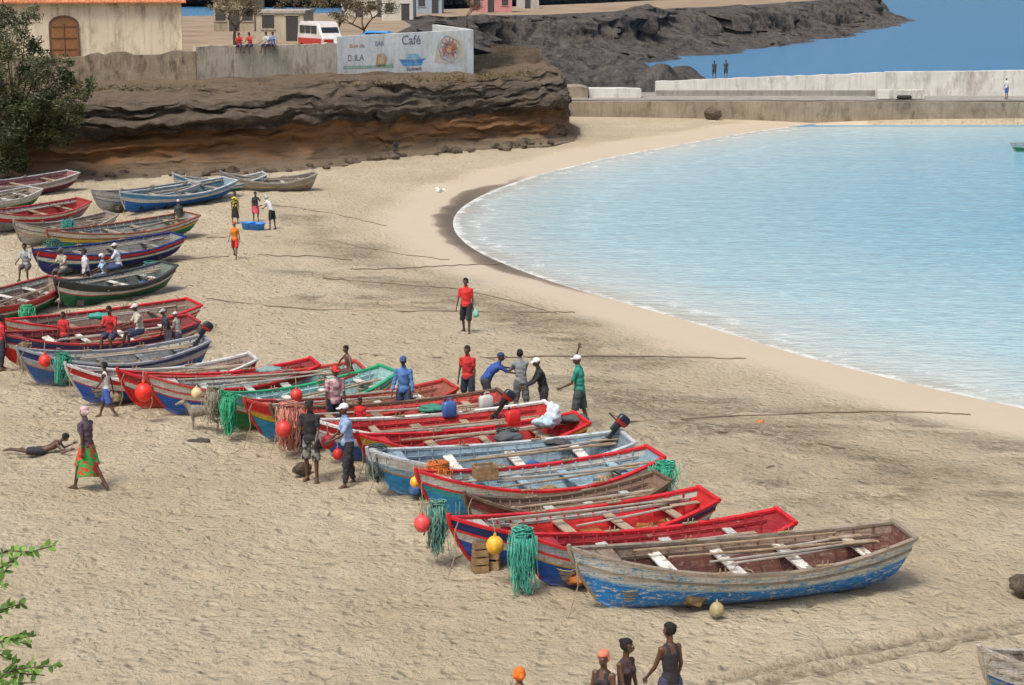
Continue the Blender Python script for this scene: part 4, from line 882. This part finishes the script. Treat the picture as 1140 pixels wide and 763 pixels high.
# ------------------------------------------------------------------ vehicles
def car(name,loc,yaw,body,lower=None,van=False):
    e=empty(name,loc,(0,0,R(yaw))); m=M()
    if van: prof=[(-2.1,.35),(-2.15,1.0),(-2.05,2.0),(-1.8,2.15),(1.0,2.15),(1.35,2.0),(1.85,1.25),(2.2,1.0),(2.25,.4)]
    else: prof=[(-2.0,.35),(-2.05,.85),(-1.6,.95),(-1.2,1.42),(.3,1.45),(1.0,.98),(1.9,.82),(2.05,.4)]
    hw=.85
    rs=[]
    for y,k in((-hw,.93),(-hw+.08,1.0),(hw-.08,1.0),(hw,.93)): rs.append([Vector((x,y*(1 if z<1.1 else .92),.35+(z-.35)*k)) for x,z in prof])
    m.loft(rs,0); m.obj("body",[plain("car_paint",body,.3,.1,3)],True,parent=e,auto=30)
    m=M()
    for sy in(-1,1):
        if van:
            for x0,x1 in((-1.8,-.9),(-.8,.1),(.2,1.1)): m.box(((x0+x1)/2,sy*(hw*.94),1.6),(x1-x0,.05,.55),0)
        else:
            for x0,x1 in((-1.1,-.35),(-.28,.4)): m.box(((x0+x1)/2,sy*(hw*.93),1.15),(x1-x0,.05,.35),0)
    m.box((1.55 if van else .66,0,1.66 if van else 1.22),(.05,1.3,.7 if van else .6),0,Matrix.Rotation(R(-35 if van else -52),3,'Y'))
    m.obj("windows",[plain("car_glass",(.02,.025,.03),.08)],False,parent=e)
    m=M()
    for x in(-1.3,1.35):
        for sy in(-1,1): m.cap((x,sy*.72,.33),(x,sy*.88,.33),.33,.33,0,18,False); m.cap((x,sy*.87,.33),(x,sy*.9,.33),.17,.17,1,12,False)
    m.obj("wheels",[plain("tyre",(.02,.02,.02),.9),plain("hub",(.4,.4,.4),.4)],False,parent=e)
    if lower:
        m=M(); 
        for sy in(-1,1): m.box((0,sy*(hw+.01),.75),(4.0,.03,.5),0)
        m.box((2.25,0,.72),(.05,1.5,.45),0); m.obj("stripe",[plain("stripe",lower,.3)],False,parent=e)
p=W(357,50,136); car("parked_van",(p.x,136,5.9),-60,(.60,.57,.54),(.45,.04,.03),True)
p=W(415,50,134); car("parked_car",(p.x,134,6.0),175,(.03,.25,.6))
for x,yw_,col in((265,180,(.5,.04,.04)),(277,160,(.5,.05,.04)),(302,190,(.25,.3,.5)),(296,150,(.5,.5,.5))):
    t=(x-218)/157; p=Vector((a.x,118)).lerp(Vector((b_.x,124)),t)
    person("sitting_person",(p.x,p.y-.1,a.z-.50),1.65,yw_,vox=.03,shirt=col,pants=(.04,.05,.1),**sit)
# ------------------------------------------------------------------ foliage
def leafmat(name,cols):
    m,nt,b=newmat(name); r=attr(nt,'rnd'); c=ramp(nt,r,[(0,cols[0]),(.5,cols[1]),(1,cols[2])])
    nt.links.new(c,b.inputs['Base Color']); b.inputs['Roughness'].default_value=.6
    return m
def leaves(cl,size,asp=.45,seed=1,stretch=(1,1,1)):
    rg=np.random.RandomState(seed); P=[];Rn=[]
    for c,r,n in cl:
        d=rg.normal(size=(n,3)); d/=np.linalg.norm(d,axis=1)[:,None]; rad=r*rg.rand(n)**.45
        P.append(np.array(c)+d*rad[:,None]*np.array(stretch)); Rn.append(np.clip(rg.rand()*.5+rg.rand(n)*.5,0,1))
    P=np.concatenate(P);Rn=np.concatenate(Rn); n=len(P)
    u=rg.normal(size=(n,3)); u[:,2]*=.6; u/=np.linalg.norm(u,axis=1)[:,None]; w=rg.normal(size=(n,3)); w-=(w*u).sum(1)[:,None]*u; w/=np.linalg.norm(w,axis=1)[:,None]
    s=size*(.6+.8*rg.rand(n))[:,None]
    V=np.stack([P-u*s,P+w*s*asp,P+u*s,P-w*s*asp],1).reshape(-1,3); return V,Rn
def leafobj(name,V,Rn,mat,parent=None):
    n=len(V)//4; me=bpy.data.meshes.new(name); me.from_pydata([tuple(p) for p in V],[],[(4*i,4*i+1,4*i+2,4*i+3) for i in range(n)])
    at=me.attributes.new('rnd','FLOAT','POINT'); at.data.foreach_set('value',np.repeat(Rn,4).astype(np.float32)); me.materials.append(mat)
    o=bpy.data.objects.new(name,me); COL.objects.link(o); o.parent=parent; return o
bark=plain("bark",(.10,.075,.055),.95,.35,8,.8,.03)
def tree(name,base,h,spread,seed,leafn,lsize,lm,depth=5,flat_=.5,r0=None):
    rnd=random.Random(seed); e=empty(name); m=M(); tips=[]
    def br(p,d,l,r,k):
        pts=[p]; rr=[r]; q=p.copy(); dd=d.copy()
        for i in range(4):
            dd=(dd+Vector((rnd.uniform(-.25,.25),rnd.uniform(-.25,.25),rnd.uniform(-.1,.12)))).normalized(); q=q+dd*l/4; pts.append(q.copy()); rr.append(r*(1-.12*(i+1)))
        m.tube(pts,rr,0,7 if k>2 else 4)
        if k<=2: tips.append((q.copy(),k))
        if k>0:
            for j in range(rnd.choice((2,3,3))):
                nd=(dd+Vector((rnd.uniform(-1,1)*spread,rnd.uniform(-1,1)*spread,rnd.uniform(-.3,.5)*flat_))).normalized(); br(q,nd,l*rnd.uniform(.62,.82),r*.55,k-1)
    br(Vector(base),Vector((rnd.uniform(-.2,.2),0,1)).normalized(),h*.34,r0 or h*.035,depth)
    m.obj("trunk",[bark],True,parent=e)
    cl=[(t,h*.07,max(1,int(leafn/len(tips)))) for t,k in tips]; V,Rn=leaves(cl,lsize,.45,seed); leafobj("crown",V,Rn,lm,e)
    return e
dryl=leafmat("dry_leaves",[(.07,.055,.03),(.13,.10,.05),(.09,.11,.04)]); grl=leafmat("dark_green_leaves",[(.022,.035,.012),(.06,.08,.025),(.12,.12,.04)]); brg=leafmat("bright_leaves",[(.05,.13,.015),(.11,.25,.03),(.20,.34,.06)])
p=W(262,50,150); tree("acacia_tree",(p.x,150,5.8),4.6,1.3,3,2600,.08,dryl)
p=W(372,50,160); tree("acacia_tree",(p.x,160,5.8),4.6,1.2,5,2200,.08,dryl); p=W(408,50,145); tree("acacia_tree",(p.x,145,5.8),4.4,1.3,8,2600,.08,dryl)
p=W(338,50,170); tree("acacia_tree",(p.x,170,5.8),4.4,1.0,12,1600,.08,dryl); p=W(520,20,210); tree("acacia_tree",(p.x,210,5.8),3.5,1.0,18,1200,.07,dryl)
tb=G(20,196); te=empty("tamarisk_tree"); m=M(); rnd=random.Random(2); cl=[]
m.tube([tb,tb+Vector((.3,0,2)),tb+Vector((-.4,.2,4)),tb+Vector((-1,.2,6.5))],[.3,.24,.18,.08],0,8)
for (x,y,r,n) in ((5,30,1.3,900),(30,22,.8,300),(12,65,1.3,900),(40,85,1.3,900),(70,82,.9,500),(60,105,1.3,1100),(92,100,.7,300),(20,110,1.6,1600),(80,125,.9,550),(40,135,1.5,1500),(-20,90,1.8,1700),(-10,140,1.8,1700),(22,160,1.3,1100),(55,158,1.0,700),(5,180,1.3,1000),(-40,50,1.8,900),(-60,120,2,1200),(40,50,.6,200),(68,140,.9,500)):
    c=W(x,y,104.5+rnd.uniform(-1.2,1)); m.tube([tb+Vector((0,0,2+rnd.random()*2)),(tb+c)/2+Vector((0,0,1.5)),c],[.08,.045,.015],0,5)
    for k in range(12):
        q=c+Vector((rnd.gauss(0,.5)*r,rnd.gauss(0,.4)*r,rnd.gauss(0,.45)*r)); cl.append((q,r*rnd.uniform(.3,.55),max(10,int(n*.16)))); m.tube([c,(c+q)/2,q],[.02,.014,.008],0,4)
m.obj("trunk",[bark],True,parent=te); V,Rn=leaves(cl,.11,.3,5); leafobj("crown",V,Rn,grl,te)
cl=[]
for i in range(130):
    x=rnd.uniform(60,600); Y=np.interp(x,[60,218,375,530,600],[116.5,117,122.5,130,138]); c=W(x,60,Y-rnd.uniform(.3,3.5)); cl.append(((c.x,c.y,4.5),rnd.uniform(.15,.5),60))
V,Rn=leaves(cl,.10,.25,9,(1,1,.6)); leafobj("dry_scrub",V,Rn,leafmat("scrub_leaves",[(.10,.08,.035),(.18,.13,.06),(.11,.12,.045)]))
fe=empty("leafy_tree"); m=M(); fb=Vector((-4.3,9.5,0)); m.tube([fb,fb+Vector((.1,0,3)),fb+Vector((.3,-.2,6)),fb+Vector((.9,-.4,7.2))],[.16,.13,.09,.05],0,8)
LV=[];LR=[]; rnd=random.Random(11)
def leaf(p,d,up,l,w_):
    s=d.cross(up).normalized(); pts=[p,p+d*l*.3+s*w_*.5,p+d*l*.65+s*w_*.42,p+d*l,p+d*l*.65-s*w_*.42,p+d*l*.3-s*w_*.5]; LV.extend(pts); LR.append(rnd.random())
twigs=[((-12,640),(62,607)),((-12,668),(18,622)),((-25,700),(25,672)),((-30,730),(40,708)),((-20,760),(66,741)),((-20,775),(40,760)),((-40,720),(12,735)),((-20,640),(8,655)),((-20,790),(20,735)),((-60,660),(-5,610)),((-20,625),(40,615)),((-15,720),(35,718)),((-15,760),(50,752))]
for (a0,b0) in twigs:
    Yt=9+rnd.uniform(-.5,.5); A=W(a0[0],a0[1],Yt); B=W(b0[0],b0[1],Yt+rnd.uniform(-.3,.3)); root=fb+Vector((.9,-.4,7.2)); 
    m.tube([root,(root+A)/2+Vector((0,0,-.1)),A,(A+B)/2+Vector((0,0,.03)),B],[.02,.012,.007,.005,.0025],0,5)
    d=(B-A); n=int(d.length/.022)
    for k in range(n):
        p=A+d*(k/n)+Vector((0,0,.03*math.sin(math.pi*k/n)))
        for sg in(-1,1):
            if rnd.random()<.2: continue
            dd=(d.normalized()*.6+Vector((rnd.uniform(-.3,.3),rnd.uniform(-.9,.9),sg*rnd.uniform(-.1,.9)))).normalized(); leaf(p,dd,Vector((rnd.uniform(-.7,.7),-1,rnd.uniform(-.3,1))).normalized(),rnd.uniform(.025,.065),rnd.uniform(.014,.03))
m.obj("trunk",[bark],True,parent=fe)
me=bpy.data.meshes.new("leaves"); me.from_pydata([tuple(p) for p in LV],[],[tuple(range(6*i,6*i+6)) for i in range(len(LR))]); at=me.attributes.new('rnd','FLOAT','POINT'); at.data.foreach_set('value',np.repeat(np.array(LR),6).astype(np.float32)); me.materials.append(brg)
o=bpy.data.objects.new("leaves",me); COL.objects.link(o); o.parent=fe
m=M(); m.ell((0,0,0),(.09,.24,.08),0); m.ell((0,.24,.03),(.05,.07,.05),0)
for sx in(-1,1): m.add([(0,.1,.04),(sx*.3,.14,.16),(sx*.55,-.02,.08),(sx*.3,-.06,.15),(0,-.08,.04)],[(0,1,3,4),(1,2,3)],0)
m.obj("seagull",[plain("feathers",(.7,.7,.7),.8,.1)],True,loc=W(489,213,95),rotz=R(-50))
# ------------------------------------------------------------------ light
SE,SA=60,215
w=bpy.data.worlds.new("World"); scene.world=w; w.use_nodes=True; nt=w.node_tree; bg=nt.nodes['Background']
sky=nt.nodes.new('ShaderNodeTexSky'); sky.sky_type='NISHITA'; sky.sun_disc=False; sky.sun_elevation=R(SE); sky.sun_rotation=R(SA); sky.dust_density=6; sky.air_density=1.0; sky.ozone_density=1
nt.links.new(sky.outputs[0],bg.inputs[0]); bg.inputs[1].default_value=.15
sd_=bpy.data.lights.new("sun","SUN"); so=bpy.data.objects.new("sun",sd_); COL.objects.link(so); sd_.energy=2.5; sd_.angle=R(18); sd_.color=(1,.96,.88)
dirs=Vector((math.sin(R(SA))*math.cos(R(SE)),math.cos(R(SA))*math.cos(R(SE)),math.sin(R(SE))))
so.rotation_euler=dirs.to_track_quat('Z','Y').to_euler()
scene.view_settings.view_transform='Standard'; scene.view_settings.look='None'; scene.view_settings.exposure=0
